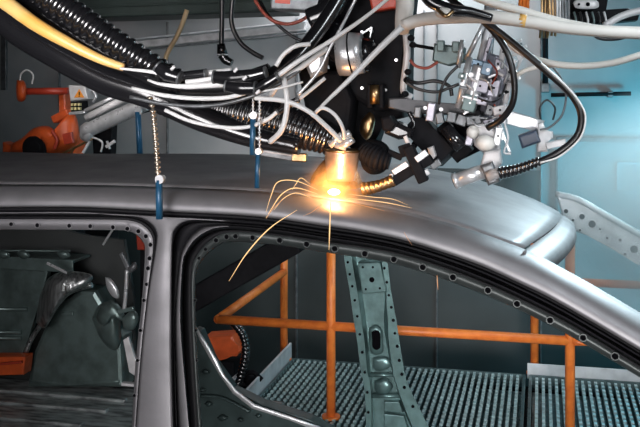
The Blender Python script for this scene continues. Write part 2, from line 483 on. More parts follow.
# windscreen header
b = BM(); rows = []
for d, dz in ((0.0, -0.001), (0.012, -0.016), (0.022, -0.018), (0.045, -0.034), (0.05, -0.06), (0.03, -0.065)):
    row = []
    for j in range(31):
        v = j / 30
        x = frontx(v)
        row.append(Vector((x + d, y0r - 0.03 + (y1r - y0r + 0.06) * v, zs(x) + 0.032 * 4 * v * (1 - v) + dz)))
    rows.append(row)
loft(b, rows); obj('windscreen_header', b, STEEL, car, solid=0.002)
# far windscreen pillar
b = BM()
prism(b, [(556, 193), (575, 199), (600, 213), (640, 236), (690, 264), (690, 302), (640, 266), (612, 249), (588, 236), (569, 229), (562, 216)], 3.45, 0.05, 0, 0.006)
pxtube(b, [(556, 194, 3.46), (577, 199, 3.44), (600, 211.5, 3.44), (640, 234.5, 3.44), (690, 262, 3.44)], 3.2)
holes(b, [(573, 220, 1.2), (582, 216.5, 2.6), (592, 224, 3.4), (607, 238, 1.2), (566, 211, 2), (620, 240, 1.3), (634, 249, 3.6), (600, 229, 1), (655, 262, 2.5), (625, 254, 1.2), (580, 230, 1)], 0, 2, False, 3.449)
obj('far_windscreen_pillar', b, [mat('lit_pillar_steel', (.62, .66, .68), .45, .2, .25, 18), HOLE], car)  # pillar steel paled; the bright light falling on it is in the colour
# far door pillar, pressed hat section with pierced flanges
rowsP = [(230, 341, 348, 352, 375, 377, 381), (252, 344, 351, 355, 378, 380, 384), (262, 345, 352, 357, 381, 382, 387), (292, 350, 357, 362, 385, 386, 391), (320, 354, 361, 366, 384, 388, 396), (340, 357, 364, 368, 386, 389, 399), (370, 361, 367, 371, 392, 393, 404), (385, 364, 370, 372, 396, 397, 408), (410, 366, 371, 373, 404, 406, 420), (450, 366, 371, 373, 420, 422, 440)]
rp = spline(rowsP, 50)
PY = 3.45
b = BM(); loft(b, [[P(r[k], r[0], PY + o) for r in rp] for k, o in ((1, .012), (1, 0), (2, 0), (3, .06), (4, .06), (5, 0), (6, 0), (6, .012))], 0, False)
holes(b, [(348, 262, 1.2), (350, 274, 1.2), (352.5, 286, 1.2), (355, 300, 1.2), (357.5, 316, 1.2), (360, 334, 1.2), (362.5, 352, 1.3), (365, 372, 1.2), (367.5, 392, 1.3), (368.5, 412, 1.2),
          (384.5, 268, 1.2), (387, 282, 1.2), (389, 295, 1.2), (391.5, 307, 1.3), (393.5, 320, 1.5), (395, 333, 1.2), (397.5, 346, 1.5), (399.5, 360, 1.5), (402, 374, 1.4), (404.5, 387, 1.5), (413, 406, 1.4)], 0, 1.2, False, PY - .0005)
prism(b, [(358, 263), (380, 262), (387, 292), (362, 294)], PY - .008, 0.05, 0, 0.004)
holes(b, [(372, 279.5, 2.5), (363, 267, 1), (373, 267, 1), (380, 288, 1), (366, 289, 1)], 0, 1, False, PY - .0085)
obj('far_door_pillar', b, [PILLAR, HOLE], car, solid=0.002)
b = BM(); pillow(b, [(369, 328), (376, 325), (382, 330), (383, 342), (383, 352), (376, 355), (370, 351), (369, 340)], PY + .045, 0.012, 3, 0, 32)
pillow(b, [(371.5, 332), (376, 330), (380, 333), (380.5, 342), (380, 348), (376, 350), (372.5, 347), (372, 340)], PY + .030, 0.003, 2, 1, 32)
obj('access_slot', b, [PILLAR, HOLE], car)
b = BM(); pillow(b, [(373, 358), (386, 357), (391, 366), (380, 371), (373, 368)], PY + .045, 0.012, 4)
pillow(b, [(374, 382), (385, 378), (393, 386), (386, 394), (376, 392)], PY + .04, 0.02, 4)
pxtube(b, [(370, 375, PY + .04), (394, 375, PY + .04)], 2)
pxtube(b, [(372, 396, PY + .035), (400, 396, PY + .035)], 2)
prism(b, [(384, 402), (399, 402), (403, 413), (384, 411)], PY + .03, 0.03, 0, 0.003)
prism(b, [(384, 414), (404, 416), (408, 430), (384, 428)], PY + .03, 0.03, 0, 0.003)
obj('pillar_reinforcement', b, PILLAR, car)
# interior seen through the rear door opening
b = BM()
prism(b, [(-70, 262), (30, 262), (48, 272), (40, 300), (28, 340), (22, 354), (-70, 354)], 3.36, 0.03, 0, 0.006)
for y in (309, 332, 338):
    pxtube(b, [(-70, y, 3.36), (28 if y < 320 else 22, y, 3.36)], 2.4)
obj('seat_back_panel', b, STEEL_IN, car)
b = BM()
a = P(-90, 247, 3.4); c = P(82, 247, 3.4)
box(b, ((a.x + c.x) / 2, 3.40, a.z - 0.015), (c.x - a.x, 0.14, 0.012), None, 0.004)
box(b, ((a.x + c.x) / 2, 3.33, a.z - 0.03), (c.x - a.x, 0.012, 0.05), None, 0.004)
for px in (2, 22, 62):
    pillow(b, [(px - 6, 253), (px, 250), (px + 6, 252), (px + 8, 257), (px, 259)], 3.322, .02, 3, 0, 24)
pxtube(b, [(-70, 250, 3.32), (70, 251, 3.32)], 1)
obj('parcel_shelf', b, STEEL_IN, car)
b = BM(); prism(b, [(26, 388), (33, 352), (46, 322), (62, 302), (80, 290), (95, 291), (104, 306), (112, 328), (121, 338), (123, 388)], 3.38, 0.1, 0, .018)
pxtube(b, [(30, 380, 3.385), (70, 384, 3.385), (120, 381, 3.385)], 2.2)
prism(b, [(60, 312), (73, 312), (73, 316), (60, 316)], 3.372, .02, 0, .003)
pillow(b, [(92, 318), (100, 304), (112, 302), (120, 318), (120, 345), (112, 350), (100, 338)], 3.37, 0.07, 6)
obj('wheel_arch_panel', b, STEEL_IN, car)
b = BM(); pillow(b, [(36, 322), (40, 296), (50, 277), (68, 271), (92, 275), (88, 285), (72, 293), (58, 308), (45, 328)], 3.31, 0.06, 6)
pxtube(b, [(26, 352, 3.34), (32, 338, 3.34), (44, 320, 3.33), (58, 302, 3.33), (72, 291, 3.33), (92, 285, 3.33)], 2.6)
holes(b, [(30, 342, .8), (37, 330, .8), (45, 318.5, .8), (52, 309.5, .8), (60, 300.5, .8), (68, 294, .8), (78, 289, .8)], 0, 1, False, 3.318)
obj('arch_reinforcement', b, [ARCH, HOLE], car)
FZ = CAMZ - 1.225
b = BM(); box(b, (-2.15, 2.93, FZ - 0.01), (2.4, 1.06, 0.02), None, 0.002)
for yy in (2.95, 3.05, 3.2, 3.32):
    box(b, (-1.85, yy, FZ + 0.004), (0.5 + 0.3 * (yy - 2.9), 0.03, 0.012), None, 0.004)
for xx in (-1.35, -1.22):
    box(b, (xx, 2.95, FZ + 0.004), (0.03, 0.9, 0.012), None, 0.004)
obj('rear_floor_pan', b, mat('scuffed_floor_steel', (0.50, 0.54, 0.54), 0.42, 0.4, 0.75, 26, 0.25, 40, 0.12, stretch=(0.5, 1.6, 1)), car)
b = BM(); box(b, (-0.1, 2.93, CAMZ - 1.46), (1.6, 1.1, 0.02)); box(b, (-0.1, 3.44, CAMZ - 1.42), (1.6, 0.06, 0.08), None, 0.01)
box(b, (-1.1, 2.2, CAMZ - 1.34), (3.4, 0.1, 0.14), None, 0.02)
obj('sill_and_floor', b, STEEL_IN, car)
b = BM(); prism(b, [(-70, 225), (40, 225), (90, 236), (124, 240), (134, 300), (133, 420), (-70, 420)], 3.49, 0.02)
obj('far_quarter_panel', b, DARKW, car)  # steel panel coloured near-black to paint the darkness inside the body
# seat belt brackets and braces
b = BM(); pxbar(b, (47, 263, 3.22), (67, 273, 3.22), 2.4, 2, .3); obj('brace', b, ALU, car)
b = BM(); pxbar(b, (103, 245, 3.2), (113, 229, 3.2), 2, 2, .3); obj('brace', b, ALU, car)
b = BM(); pxtube(b, [(127, 270, 3.15), (126, 290, 3.15), (124, 312, 3.15)], 2.0); obj('belt_rod', b, ALU, car)
b = BM(); pxbar(b, (121, 253, 3.15), (129, 270, 3.15), 4, 3, .6); pillow(b, [(127, 268), (135, 262), (137, 268), (130, 273)], 3.15, .02, 3); obj('belt_bracket', b, MIDM, car)
b = BM(); pillow(b, [(105, 277), (111, 279), (118, 289), (119, 298), (113, 297), (107, 288)], 3.2, .015, 4); obj('oval_plate', b, ALU, car)
b = BM(); pillow(b, [(100, 305), (112, 300), (122, 309), (126, 322), (114, 318), (104, 326), (96, 318)], 3.2, .05, 5); pxbar(b, (118, 312, 3.15), (134, 308, 3.15), 4, 4, .6); pillow(b, [(122, 318), (133, 310), (139, 318), (133, 330), (124, 328)], 3.15, .03, 4); obj('retractor_mount', b, STEEL_IN, car)
b = BM(); prism(b, [(123, 340), (128, 337), (136, 362), (136, 377), (129, 372)], 3.0, 0.012, 0, .002); prism(b, [(121, 383), (134, 384), (134, 387), (121, 386)], 3.0, 0.02, 0, .002); obj('mounting_plate', b, PALE, car)
# dark diagonal strut on the far side, seen through the front door opening
b = BM(); pxbar(b, (300, 238, 3.5), (178, 308, 3.5), 24, 40, 2); pxtube(b, [(300, 228, 3.47), (178, 297, 3.47)], 2.5)
obj('diagonal_strut', b, DARKM, car)
# inner panel at the foot of the front opening
b = BM()
prism(b, [(194, 330), (199, 332), (212, 362), (232, 390), (262, 405), (310, 420), (345, 440), (190, 440)], 2.75, 0.05, 0, .004)
for q in ((205, 372, 4), (208, 404, 4), (222, 418, 5), (240, 420, 3), (202, 390, 3), (258, 416, 3)):
    pillow(b, [(q[0] - q[2], q[1]), (q[0], q[1] - q[2] * .7), (q[0] + q[2] * 1.3, q[1]), (q[0], q[1] + q[2] * .7)], 2.75, .02, 3, 0, 20)
pxtube(b, [(200, 396, 2.74), (222, 398, 2.74), (250, 412, 2.74)], 1.6)
obj('inner_sill_panel', b, mat('dark_primer', (.05, .075, .075), .36, .4, .4, 16, .05, 90), car)
b = BM(); loft(b, [[P(x, y, 2.72) for x, y in ((195, 326), (200, 340), (210, 358), (220, 375), (233, 393), (252, 408), (290, 420), (330, 436))],
                   [P(x, y, 2.72) for x, y in ((197, 328), (206, 342), (217, 360), (224, 375), (236, 390), (255, 404.5), (292, 417), (334, 432))]])
obj('panel_edge', b, ALU, car, solid=.006)

# ------------------------------------------------------------------ walkway and railing beyond the car
GZ = CAMZ - 1.437
plat = thing('walkway_platform', 'grey steel grating walkway with toe boards beyond the car', 'platform', (-0.2, 4.2, GZ))
def grating(x0, x1, y0, y1, pitch, teeth, rods=True):
    b = BM()
    n = int((x1 - x0) / pitch)
    for i in range(n + 1):
        x = x0 + (x1 - x0) * i / n
        box(b, (x, (y0 + y1) / 2, GZ - 0.018), (0.014, y1 - y0, 0.03))
        y = y0 + 0.012
        while y < y1:
            box(b, (x, y, GZ + 0.002), (0.013, teeth * .45, 0.012), None, 0, 1)
            y += teeth
    m = int((y1 - y0) / 0.15)
    for j in range(m + 1 if rods else 0):
        box(b, ((x0 + x1) / 2, y0 + (y1 - y0) * j / m, GZ - 0.026), (x1 - x0, 0.006, 0.008))
    for xx in (x0, x1):
        box(b, (xx, (y0 + y1) / 2, GZ - 0.012), (0.012, y1 - y0, 0.045))
    for yy in (y0, y1):
        box(b, ((x0 + x1) / 2, yy, GZ - 0.012), (x1 - x0, 0.012, 0.045))
    return b
obj('grating_panel', grating(-1.23, -0.075, 3.62, 4.66, 0.029, 0.048), [GALV, WORN], plat)
obj('grating_panel', grating(-0.045, 1.1, 3.62, 4.66, 0.030, 0.055, False), [GALV, WORN], plat)
b = BM(); box(b, (-1.25, 4.16, GZ + 0.035), (0.012, 1.04, 0.10), None, .003); obj('toe_board', b, TOE, plat)
b = BM(); box(b, (0.51, 4.675, GZ + 0.025), (1.14, 0.008, 0.075), None, .003); obj('toe_board', b, TOE, plat)
b = BM(); box(b, (-0.06, 4.14, GZ - 0.1), (0.05, 1.0, 0.12)); box(b, (-0.07, 4.6, GZ - 0.1), (2.3, 0.05, 0.12)); box(b, (-0.07, 3.68, GZ - 0.1), (2.3, 0.05, 0.12)); obj('support_frame', b, DARKM, plat)
for x in (-1.15, 1.0):
    for y in (3.7, 4.58):
        b = BM(); box(b, (x, y, (GZ - 0.04) / 2), (0.06, 0.06, GZ - 0.04)); obj('leg', b, DARKM, plat)
b = BM(); box(b, (-0.07, 4.14, GZ - 0.05), (2.3, 1.0, 0.008)); obj('drip_tray', b, GALV, plat)

rail = thing('safety_railing', 'orange tubular safety railing standing along the grating walkway', 'railing', (-0.6, 4.2, GZ))
RR = 0.0195
def vpost(px, Y, z0, z1):
    x = P(px, 100, Y).x
    b = BM(); cyl(b, (x, Y, Z(z0)), (x, Y, Z(z1)), RR, seg=18)
    cyl(b, (x, Y, Z(z0)), (x, Y, Z(z0) + 0.012), RR * 2.0, seg=18)
    obj('post', b, ORANGE, rail); return x
xa = vpost(331, 3.9, -1.437, -.58)
xb = vpost(570, 3.9, -1.437, -.58)
xc = vpost(284, 4.65, -1.437, -.58)
xd = vpost(534.5, 4.71, -1.437, -.60)
zr = -1.046
xl = P(218, 320, 3.9).x
b = BM(); cyl(b, (xl, 3.9, Z(zr)), (xb, 3.9, Z(zr)), RR, seg=18); cyl(b, (xb, 3.9, Z(zr)), (xb + 0.085, 3.9, Z(zr - .012)), RR, 0.003, seg=18); ball(b, (xl, 3.9, Z(zr)), RR * 1.02, 14); obj('front_rail', b, ORANGE, rail)
b = BM(); cyl(b, (xl, 3.9, Z(zr)), (xc, 4.65, P(285, 272, 4.65).z), RR, seg=18); obj('side_rail', b, ORANGE, rail)
b = BM(); cyl(b, (xa, 3.9, Z(-.58)), (xb, 3.9, Z(-.58)), RR, seg=18); ball(b, (xa, 3.9, Z(-.58)), RR, 14); ball(b, (xb, 3.9, Z(-.58)), RR, 14); obj('top_rail', b, ORANGE, rail)
b = BM(); cyl(b, (xd, 4.65, Z(-.965)), (1.1, 4.65, Z(-.965)), RR, seg=18); obj('back_rail', b, ORANGE, rail)
b = BM(); cyl(b, (xa, 3.9, Z(-.58)), (xc, 4.65, Z(-.58)), RR, seg=18); ball(b, (xc, 4.65, Z(-.58)), RR, 14); obj('top_rail', b, ORANGE, rail)
# stub to the right of the corner, above the toe board
# ------------------------------------------------------------------ machine behind the walkway end
rb = thing('handling_robot', 'orange robot arm casting glimpsed low behind the pillar beside a black hose', 'robot', P(220, 350, 4.2))
b = BM(); prism(b, [(196, 345), (203, 338), (232, 336), (236, 347), (240, 352), (236, 357), (226, 356), (218, 362), (200, 362)], 4.2, 0.12, 0, .012); obj('forearm', b, ROBOT, rb)
b = BM(); pxtube(b, [(233, 322, 4.1), (243, 335, 4.1), (246, 352, 4.1), (242, 372, 4.1), (236, 392, 4.1)], 4.2, ring=(.08, 4)); obj('hose', b, RUBBER, rb)
b = BM(); pxbar(b, (225, 388, 4.2), (242, 374, 4.2), 7, 8, 1); obj('plate', b, TOE, rb)
b = BM(); ball(b, P(250, 380, 4.15), .03, 12); pxtube(b, [(240, 378, 4.12), (252, 372, 4.12), (262, 380, 4.12)], 2.5); pxbar(b, (238, 392, 4.2), (262, 392, 4.2), 16, 14, 1); obj('wrist', b, DARKM, rb)
b = BM(); prism(b, [(196, 362), (234, 362), (236, 470), (190, 470)], 4.25, .1, 0, .01); obj('column', b, DARKM, rb)
rb = thing('fixture_bracket', 'red painted bracket seen through the corner of the rear door opening', 'bracket', P(143, 240, 3.56))
b = BM(); prism(b, [(135, 230), (147, 230), (151, 236), (150, 251), (137, 250)], 3.56, .05, 0, .006); obj('plate', b, RED, rb)
b = BM(); prism(b, [(140, 250), (146, 250), (146, 420), (140, 420)], 3.57, .04, 0, .004); obj('upright', b, DARKM, rb)
rb = thing('floor_jig', 'orange jig block low under the seat panel at left edge', 'jig', P(5, 370, 3.36))
b = BM(); prism(b, [(-40, 357), (25, 357), (23, 375), (-40, 377)], 3.3, .06, 0, .006); obj('block', b, ROBOT, rb)
b = BM(); pxbar(b, (-36, 367, 3.29), (22, 362, 3.29), 2.4, 3, .4); obj('rib', b, RED, rb)

# ------------------------------------------------------------------ orange robot at left
ro = thing('welding_robot', 'orange robot with black joint standing behind the roof at left', 'robot', P(45, 155, 4.4))
RY = 4.4
b = BM()
pillow(b, [(10, 152), (12, 144), (22, 138), (34, 128), (48, 126), (60, 132), (66, 118), (70, 112), (77, 118), (79, 138), (74, 146), (62, 152), (48, 156), (44, 148), (34, 140), (24, 144), (20, 154)], RY, .09, 5, 0, 64, .05)
prism(b, [(2, 142), (12, 146), (12, 156), (2, 156)], RY + .02, .08, 0, .01)
prism(b, [(46, 130), (76, 134), (72, 165), (44, 165)], RY + .03, .12, 0, .015)
obj('arm_casting', b, ROBOT, ro)
b = BM(); discY(b, 33, 148, RY - .09, 12, .12, 0, 28); discY(b, 33, 148, RY - .10, 7, .12, 0, 24); obj('joint', b, DARKM, ro)
b = BM(); prism(b, [(58, 92), (65, 92), (66, 124), (59, 124)], RY, .06, 0, .008); pxbar(b, (54, 120, RY), (70, 112, RY), 8, 10, 1.5); obj('upright', b, ROBOT, ro)
b = BM(); prism(b, [(62, 134), (71, 132), (73, 143), (64, 145)], RY - .11, .02, 0, .004); pxtube(b, [(52, 131, RY - .1), (57, 140, RY - .1), (54, 149, RY - .1)], 1.8); obj('cover', b, RED, ro)
b = BM(); pxtube(b, [(22, 91.5, RY - .05), (69, 91, RY - .05)], 3.6); obj('side_arm', b, RED, ro)
b = BM(); pillow(b, [(17, 80), (24, 81), (27, 90), (25, 100), (18, 101), (16, 90)], RY - .05, .05, 4); obj('arm_end', b, ROBOT, ro)
b = BM(); pxtube(b, [(20, 82, RY - .06), (21, 74, RY - .06), (27, 70, RY - .06), (33, 75, RY - .06), (32, 84, RY - .06)], 0.9); obj('cable', b, WHITE, ro)
b = BM(); prism(b, [(30, 165), (76, 165), (80, 505), (26, 505)], RY + .05, .3); obj('pedestal', b, DARKM, ro)
bx = thing('control_box', 'pale junction box with orange warning triangle beside the orange robot', 'control box', P(77, 100, 4.25))
b = BM(); prism(b, [(68, 85), (85, 86), (88, 99), (70, 101)], 4.25, .08, 0, .006); bh = obj('housing', b, PALE, bx)
b = BM(); prism(b, [(79, 89), (84, 97.5), (74, 97.5)], 4.245, .004); o = obj('warning_sign', b, LABELY, bh)
b = BM(); prism(b, [(78.6, 91.8), (79.6, 91.8), (79.5, 94.8), (78.7, 94.8)], 4.242, .003); discY(b, 79.1, 96.1, 4.242, .6, .003); obj('sign_mark', b, HOLE, bh)
b = BM(); prism(b, [(70, 102), (82, 101), (83, 112), (71, 113)], 4.26, .06, 0, .004); tb = obj('terminal_block', b, DARKM, bx)
for i in range(3):
    for j in range(2):
        b = BM(); box(b, P(72.5 + i * 3.6, 104.5 + j * 4.2, 4.25), (.011, .02, .013), None, .002); obj('terminal', b, mat('terminal_cream%d%d' % (i, j), (.8, .7, .35), .4), tb)
b = BM(); pxbar(b, (70, 113.5, 4.26), (86, 112, 4.26), 3, 6, .5); pxtube(b, [(86, 92, 4.3), (92, 90, 4.3), (96, 96, 4.3), (93, 102, 4.3)], 1.4); obj('bracket', b, ALU, bx)
# silver carrier arm at left
sa = thing('linear_arm', 'long silver telescopic arm sloping up to the right behind the roof', 'arm', P(100, 130, 4.0))
b = BM(); pxtube(b, [(84, 132, 4.0), (108, 121, 4.0), (136, 108, 4.0), (146, 103.5, 4.0)], 7.5, n=12); obj('cylinder', b, ALU, sa)
b = BM(); pxtube(b, [(86, 118, 4.05), (126, 98, 4.05)], 3.6); obj('guide_rod', b, PALE, sa)
b = BM(); pxtube(b, [(85, 111, 4.06), (122, 93, 4.06)], 2.2); obj('guide_rod', b, ALU, sa)
b = BM(); pxbar(b, (60, 155, 4.0), (92, 139, 4.0), 2, 3, .4); pxbar(b, (70, 155, 4.0), (74, 147, 4.0), 2, 3, .4); obj('strut', b, BRASS, sa)
b = BM(); pxbar(b, (83, 153, 4.0), (90, 141, 4.0), 2.4, 3, .4); pxtube(b, [(90, 136, 4.0), (102, 142, 4.0), (101, 152, 4.0)], 1); obj('strut', b, PALE, sa)
b = BM(); pxbar(b, (106, 147, 4.0), (115, 141, 4.0), 3, 3, .4); pxbar(b, (107, 141, 4.0), (110, 149, 4.0), 1.5, 3, .3); obj('latch', b, PALE, sa)
b = BM(); pillow(b, [(80, 126), (88, 122), (93, 134), (88, 142), (80, 138)], 4.0, .03, 4); obj('end_cap', b, ALU, sa)
b = BM(); prism(b, [(126, 93), (150, 88), (152, 110), (132, 115)], 4.04, .08, 0, .01); obj('carriage', b, DARKM, sa)
b = BM(); a = P(100, 160, 4.1); box(b, (a.x, 4.12, a.z / 2), (.12, .1, a.z)); prism(b, [(92, 128), (112, 120), (110, 165), (94, 165)], 4.08, .06); obj('column', b, DARKM, sa)

# ------------------------------------------------------------------ blue nozzles hanging on bead chains
def hanger(label, blue, beads, rb_, rbead, step, mtb):
    o = thing('hanging_nozzle', label, 'nozzle', P(*blue[-1]), 'blue hanging nozzles')
    b = BM(); pxtube(b, blue, rb_, n=3); p = blue[-1]; q = blue[0]
    obj('tube', b, BLUE, o)
    b = BM(); discY(b, q[0], q[1] - .5, q[2] - .008, rb_ * 1.25, .018); obj('collar', b, ALU, o)
    if beads:
        b = BM(); pts = spline(beads, int(sum(math.dist(x[:2], y[:2]) for x, y in zip(beads, beads[1:])) / step) + 1)
        for p in pts:
            ball(b, P(*p), PX(rbead, p[0], p[2]), 10, 0, (1, 1, .62))
        tube(b, [P(*p) for p in pts], PX(rbead * .45, *pts[0][::2]), 8)
        obj('bead_chain', b, mtb, o)
    return o
hanger('long blue nozzle on coiled pale chain in front of the roof edge at left', [(159, 180, 2.24), (159.5, 219, 2.24)], [(150, 98, 2.3), (153, 112, 2.26), (156, 145, 2.25), (158.5, 181, 2.24)], 3.6, 3.3, 4.6, mat('chain_gilt', (.62, .55, .46), .3, .9))
hanger('blue nozzle hanging in front of the roof below the hose bundle', [(258, 152, 2.28), (257, 188, 2.28)], [(259.5, 95, 2.28), (259.5, 120, 2.28), (259.5, 152, 2.28)], 2.6, 1.8, 3.6, ALU)
hanger('short blue tube hanging just left of the beaded nozzle under the hoses', [(253, 116, 2.3), (252.5, 155, 2.3)], [(253, 95, 2.3), (253, 116, 2.3)], 3.0, 1.5, 3.4, ALU)
hanger('blue tube hanging from the silver arm behind the roof at left', [(138, 112, 3.9), (140, 158, 3.9)], None, 3.0, 1, 1, ALU)
# measuring rod with a brass tip
o = thing('locating_pin', 'grey locating rod with brass tip lying level beside the welding nozzle', 'rod', P(285, 155, 2.6))
b = BM(); pxbar(b, (258, 151, 2.6), (296, 157.5, 2.6), 8, 8, 1.2); obj('shank', b, MIDM, o)
b = BM(); pxbar(b, (292, 157, 2.6), (307, 157.5, 2.6), 9, 9, 1.4); obj('tip', b, BRASS, o)
b = BM(); pxbar(b, (259, 150.5, 2.585), (293, 155.5, 2.585), 1.3, 3, .3); obj('groove_strip', b, PALE, o)

# ------------------------------------------------------------------ hose and cable bundle
def hose(name, label, pts, r, m, cat='hose', Y=2.4, ring=None, group=None, seg=12):
    b = BM(); pxtube(b, pts, r, Y, seg, ring)
    return tag(obj(name, b, m), label, cat, group)
HG = 'hoses of the robot dress pack'
hose('corrugated_hose', 'black corrugated conduit with wide ribs running from the top left edge', [(36, -12, 2.3), (60, 5, 2.3), (85, 22, 2.31), (107, 37.5, 2.32), (130, 52, 2.33), (150, 64.5, 2.34), (176, 80, 2.36)], [13.5, 13.5, 13, 12, 11], RUBBER, ring=(.12, 9.2), seg=28)
hose('air_hose', 'thick amber yellow hose curving in from the top left corner', [(-18, -14, 2.25), (5, 2, 2.25), (35, 24, 2.25), (68, 43, 2.26), (100, 59, 2.28), (124, 67.5, 2.3)], [9, 8, 7.2, 6.2, 5, 4], YELLOW)
hose('corrugated_hose', 'widest black ribbed hose of the bundle, ending at the welding head', [(130, 84, 2.52), (165, 98, 2.52), (205, 106, 2.52), (245, 114, 2.52), (285, 125, 2.52), (318, 136, 2.52), (338, 145, 2.53)], [13, 17, 21, 22, 21, 18, 12], RUBBER, ring=(.06, 5.4), seg=36)
hose('black_hose', 'thick smooth black hose sagging below the yellow hose at upper left', [(-20, 0, 2.4), (20, 32, 2.4), (60, 56, 2.4), (105, 80, 2.41), (150, 95, 2.42), (200, 118, 2.44), (250, 136, 2.46), (300, 147, 2.46)], [14, 15, 15, 15, 14, 13, 11, 8], GLOSSB, seg=16)
hose('black_hose', 'smooth black hose under the wide ribs between yellow hose and bundle', [(-15, -22, 2.36), (30, 8, 2.36), (70, 34, 2.36), (110, 56, 2.37), (150, 76, 2.37), (190, 86, 2.38), (230, 84, 2.38), (270, 70, 2.38)], [12, 12, 11, 10, 8.5, 8, 8, 7], GLOSSB)
hose('black_hose', 'black hose arching from the bundle up to the robot wrist', [(180, 88, 2.33), (230, 86, 2.33), (265, 80, 2.34), (292, 62, 2.36), (315, 35, 2.4), (335, 5, 2.44), (345, -15, 2.46)], [9, 10, 10, 9, 8, 8, 8], RUBBER)
hose('cable', 'white cable with black sleeve lying on top of the hose bundle', [(120, 68.5, 2.28), (145, 71, 2.28), (175, 75, 2.28), (200, 74, 2.3), (232, 70, 2.31)], [1.2, 1.8, 3, 3, 2.6], WHITE, 'cable')
hose('cable', 'second white cable just below the top one on the bundle', [(186, 82, 2.27), (200, 80.5, 2.27), (225, 76.5, 2.28), (255, 73, 2.3)], 2.4, WHITE, 'cable')
hose('cable', 'broad pale cable sagging along the middle of the bundle', [(148, 80, 2.27), (160, 84, 2.26), (185, 86.5, 2.26), (215, 84.5, 2.27), (232, 82, 2.28)], [1.2, 2, 2.8, 3.4, 3.2], WHITE, 'cable')
hose('cable', 'long white cable running along the lower bundle up to the top edge', [(132, 88, 2.26), (165, 95.5, 2.25), (200, 98.5, 2.25), (235, 96, 2.25), (268, 82, 2.25), (300, 60, 2.26), (335, 38, 2.28), (368, 15, 2.3), (398, -10, 2.32)], [1.6, 2.3, 2.3, 2.2, 2.5, 2.5, 2.2, 1.9, 1.8], WHITE, 'cable')
hose('cable', 'grey cable under the long white one along the bundle', [(130, 97, 2.27), (165, 104, 2.27), (205, 106, 2.27), (240, 100, 2.27), (275, 86, 2.28), (300, 70, 2.3)], 2.0, MIDM, 'cable')
hose('cable', 'white cable drooping lowest over the ribbed black hose', [(165, 110, 2.3), (190, 121, 2.3), (220, 127, 2.3), (247, 127, 2.3), (268, 119, 2.3), (283, 107, 2.3), (300, 98, 2.31), (325, 78, 2.33)], 2.0, WHITE, 'cable')
hose('cable', 'short upright white strap looped around the ribbed hose', [(284, 78, 2.28), (287, 98, 2.27), (286, 115, 2.27), (281, 131, 2.27), (270, 142, 2.3)], 2.8, WHITE, 'strap')
hose('cable', 'white cable bending from the bundle down to the silver fittings', [(255, 98, 2.28), (285, 101, 2.27), (308, 111, 2.27), (326, 126, 2.29), (341, 141, 2.33)], 2.5, WHITE, 'cable')
hose('cable', 'thin white loop just above the silver fittings', [(312, 116, 2.3), (322, 108, 2.29), (334, 114, 2.29), (342, 126, 2.3), (345, 138, 2.33)], 1.9, WHITE, 'cable')
hose('cable', 'wide pale cable slanting from the white elbow down to the bundle', [(402, 27, 2.28), (380, 48, 2.28), (352, 77, 2.28), (330, 98, 2.28), (318, 110, 2.3)], [3.6, 3.2, 2.8, 2.2, 1.6], WHITE, 'cable')
hose('cable', 'thin grey cable crossing the robot wrist from the top edge', [(358, -6, 2.3), (350, 10, 2.3), (344, 22, 2.29), (330, 48, 2.28), (318, 72, 2.28), (298, 95, 2.28)], 1.6, ALU, 'cable')
hose('cable', 'white cable rising steeply left of the robot wrist', [(270, 96, 2.31), (282, 80, 2.3), (300, 68, 2.3), (318, 55, 2.31), (328, 48, 2.32)], 2.8, WHITE, 'cable')
hose('cable', 'short white cable arching beside the dark box at the wrist', [(276, 66, 2.3), (284, 54, 2.3), (296, 46, 2.3), (310, 44, 2.32)], 2.2, WHITE, 'cable')
hose('cable', 'thin white wire lying flat across the middle of the bundle', [(232, 91, 2.24), (255, 92, 2.24), (280, 88, 2.24), (303, 82, 2.25)], 1.1, WHITE, 'cable')
for lbl, pts, r in (('ribbed black gland at the right end of the wide ribbed conduit', [(158, 66, 2.26), (166, 73, 2.26), (180, 78, 2.26)], [6, 8, 6]),
                    ('black sleeve on the topmost white cable left of the collar', [(182, 76, 2.28), (196, 74.5, 2.28), (206, 73.4, 2.28)], [4.4, 4.6, 4.4]),
                    ('long black sleeve where the white cables leave the bundle centre', [(214, 77, 2.25), (230, 78, 2.25), (250, 76, 2.25), (266, 72, 2.25)], [6, 7.5, 7, 5]),
                    ('black sleeve lying over the broad pale cable at bundle centre', [(226, 86, 2.24), (240, 88, 2.24), (256, 88, 2.24)], [5.5, 7, 6]),
                    ('black sleeve on the long white cable below the wrist box', [(254, 90.5, 2.24), (266, 84, 2.24), (278, 76.5, 2.24)], [4.6, 5.4, 4.4]),
                    ('black sleeve around the lowest drooping cable at right', [(278, 112, 2.29), (288, 105, 2.29), (298, 99.5, 2.29)], [3, 3.6, 3])):
    o = thing('cable_sleeve', lbl, 'sleeve', P(*pts[1]))
    b = BM(); pxtube(b, pts, r, seg=16); obj('tube', b, GLOSSB, o)
    for e, rr in ((0, r[0]), (-1, r[-1])):
        q = pts[e]; q2 = pts[1] if e == 0 else pts[-2]
        d = math.hypot(q2[0] - q[0], q2[1] - q[1]); u = ((q2[0] - q[0]) / d, (q2[1] - q[1]) / d)
        b = BM(); pxtube(b, [(q[0] - u[0] * .6, q[1] - u[1] * .6, q[2]), (q[0] + u[0] * 1.2, q[1] + u[1] * 1.2, q[2])], rr * 1.15, seg=16); obj('end_ring', b, MIDM, o)
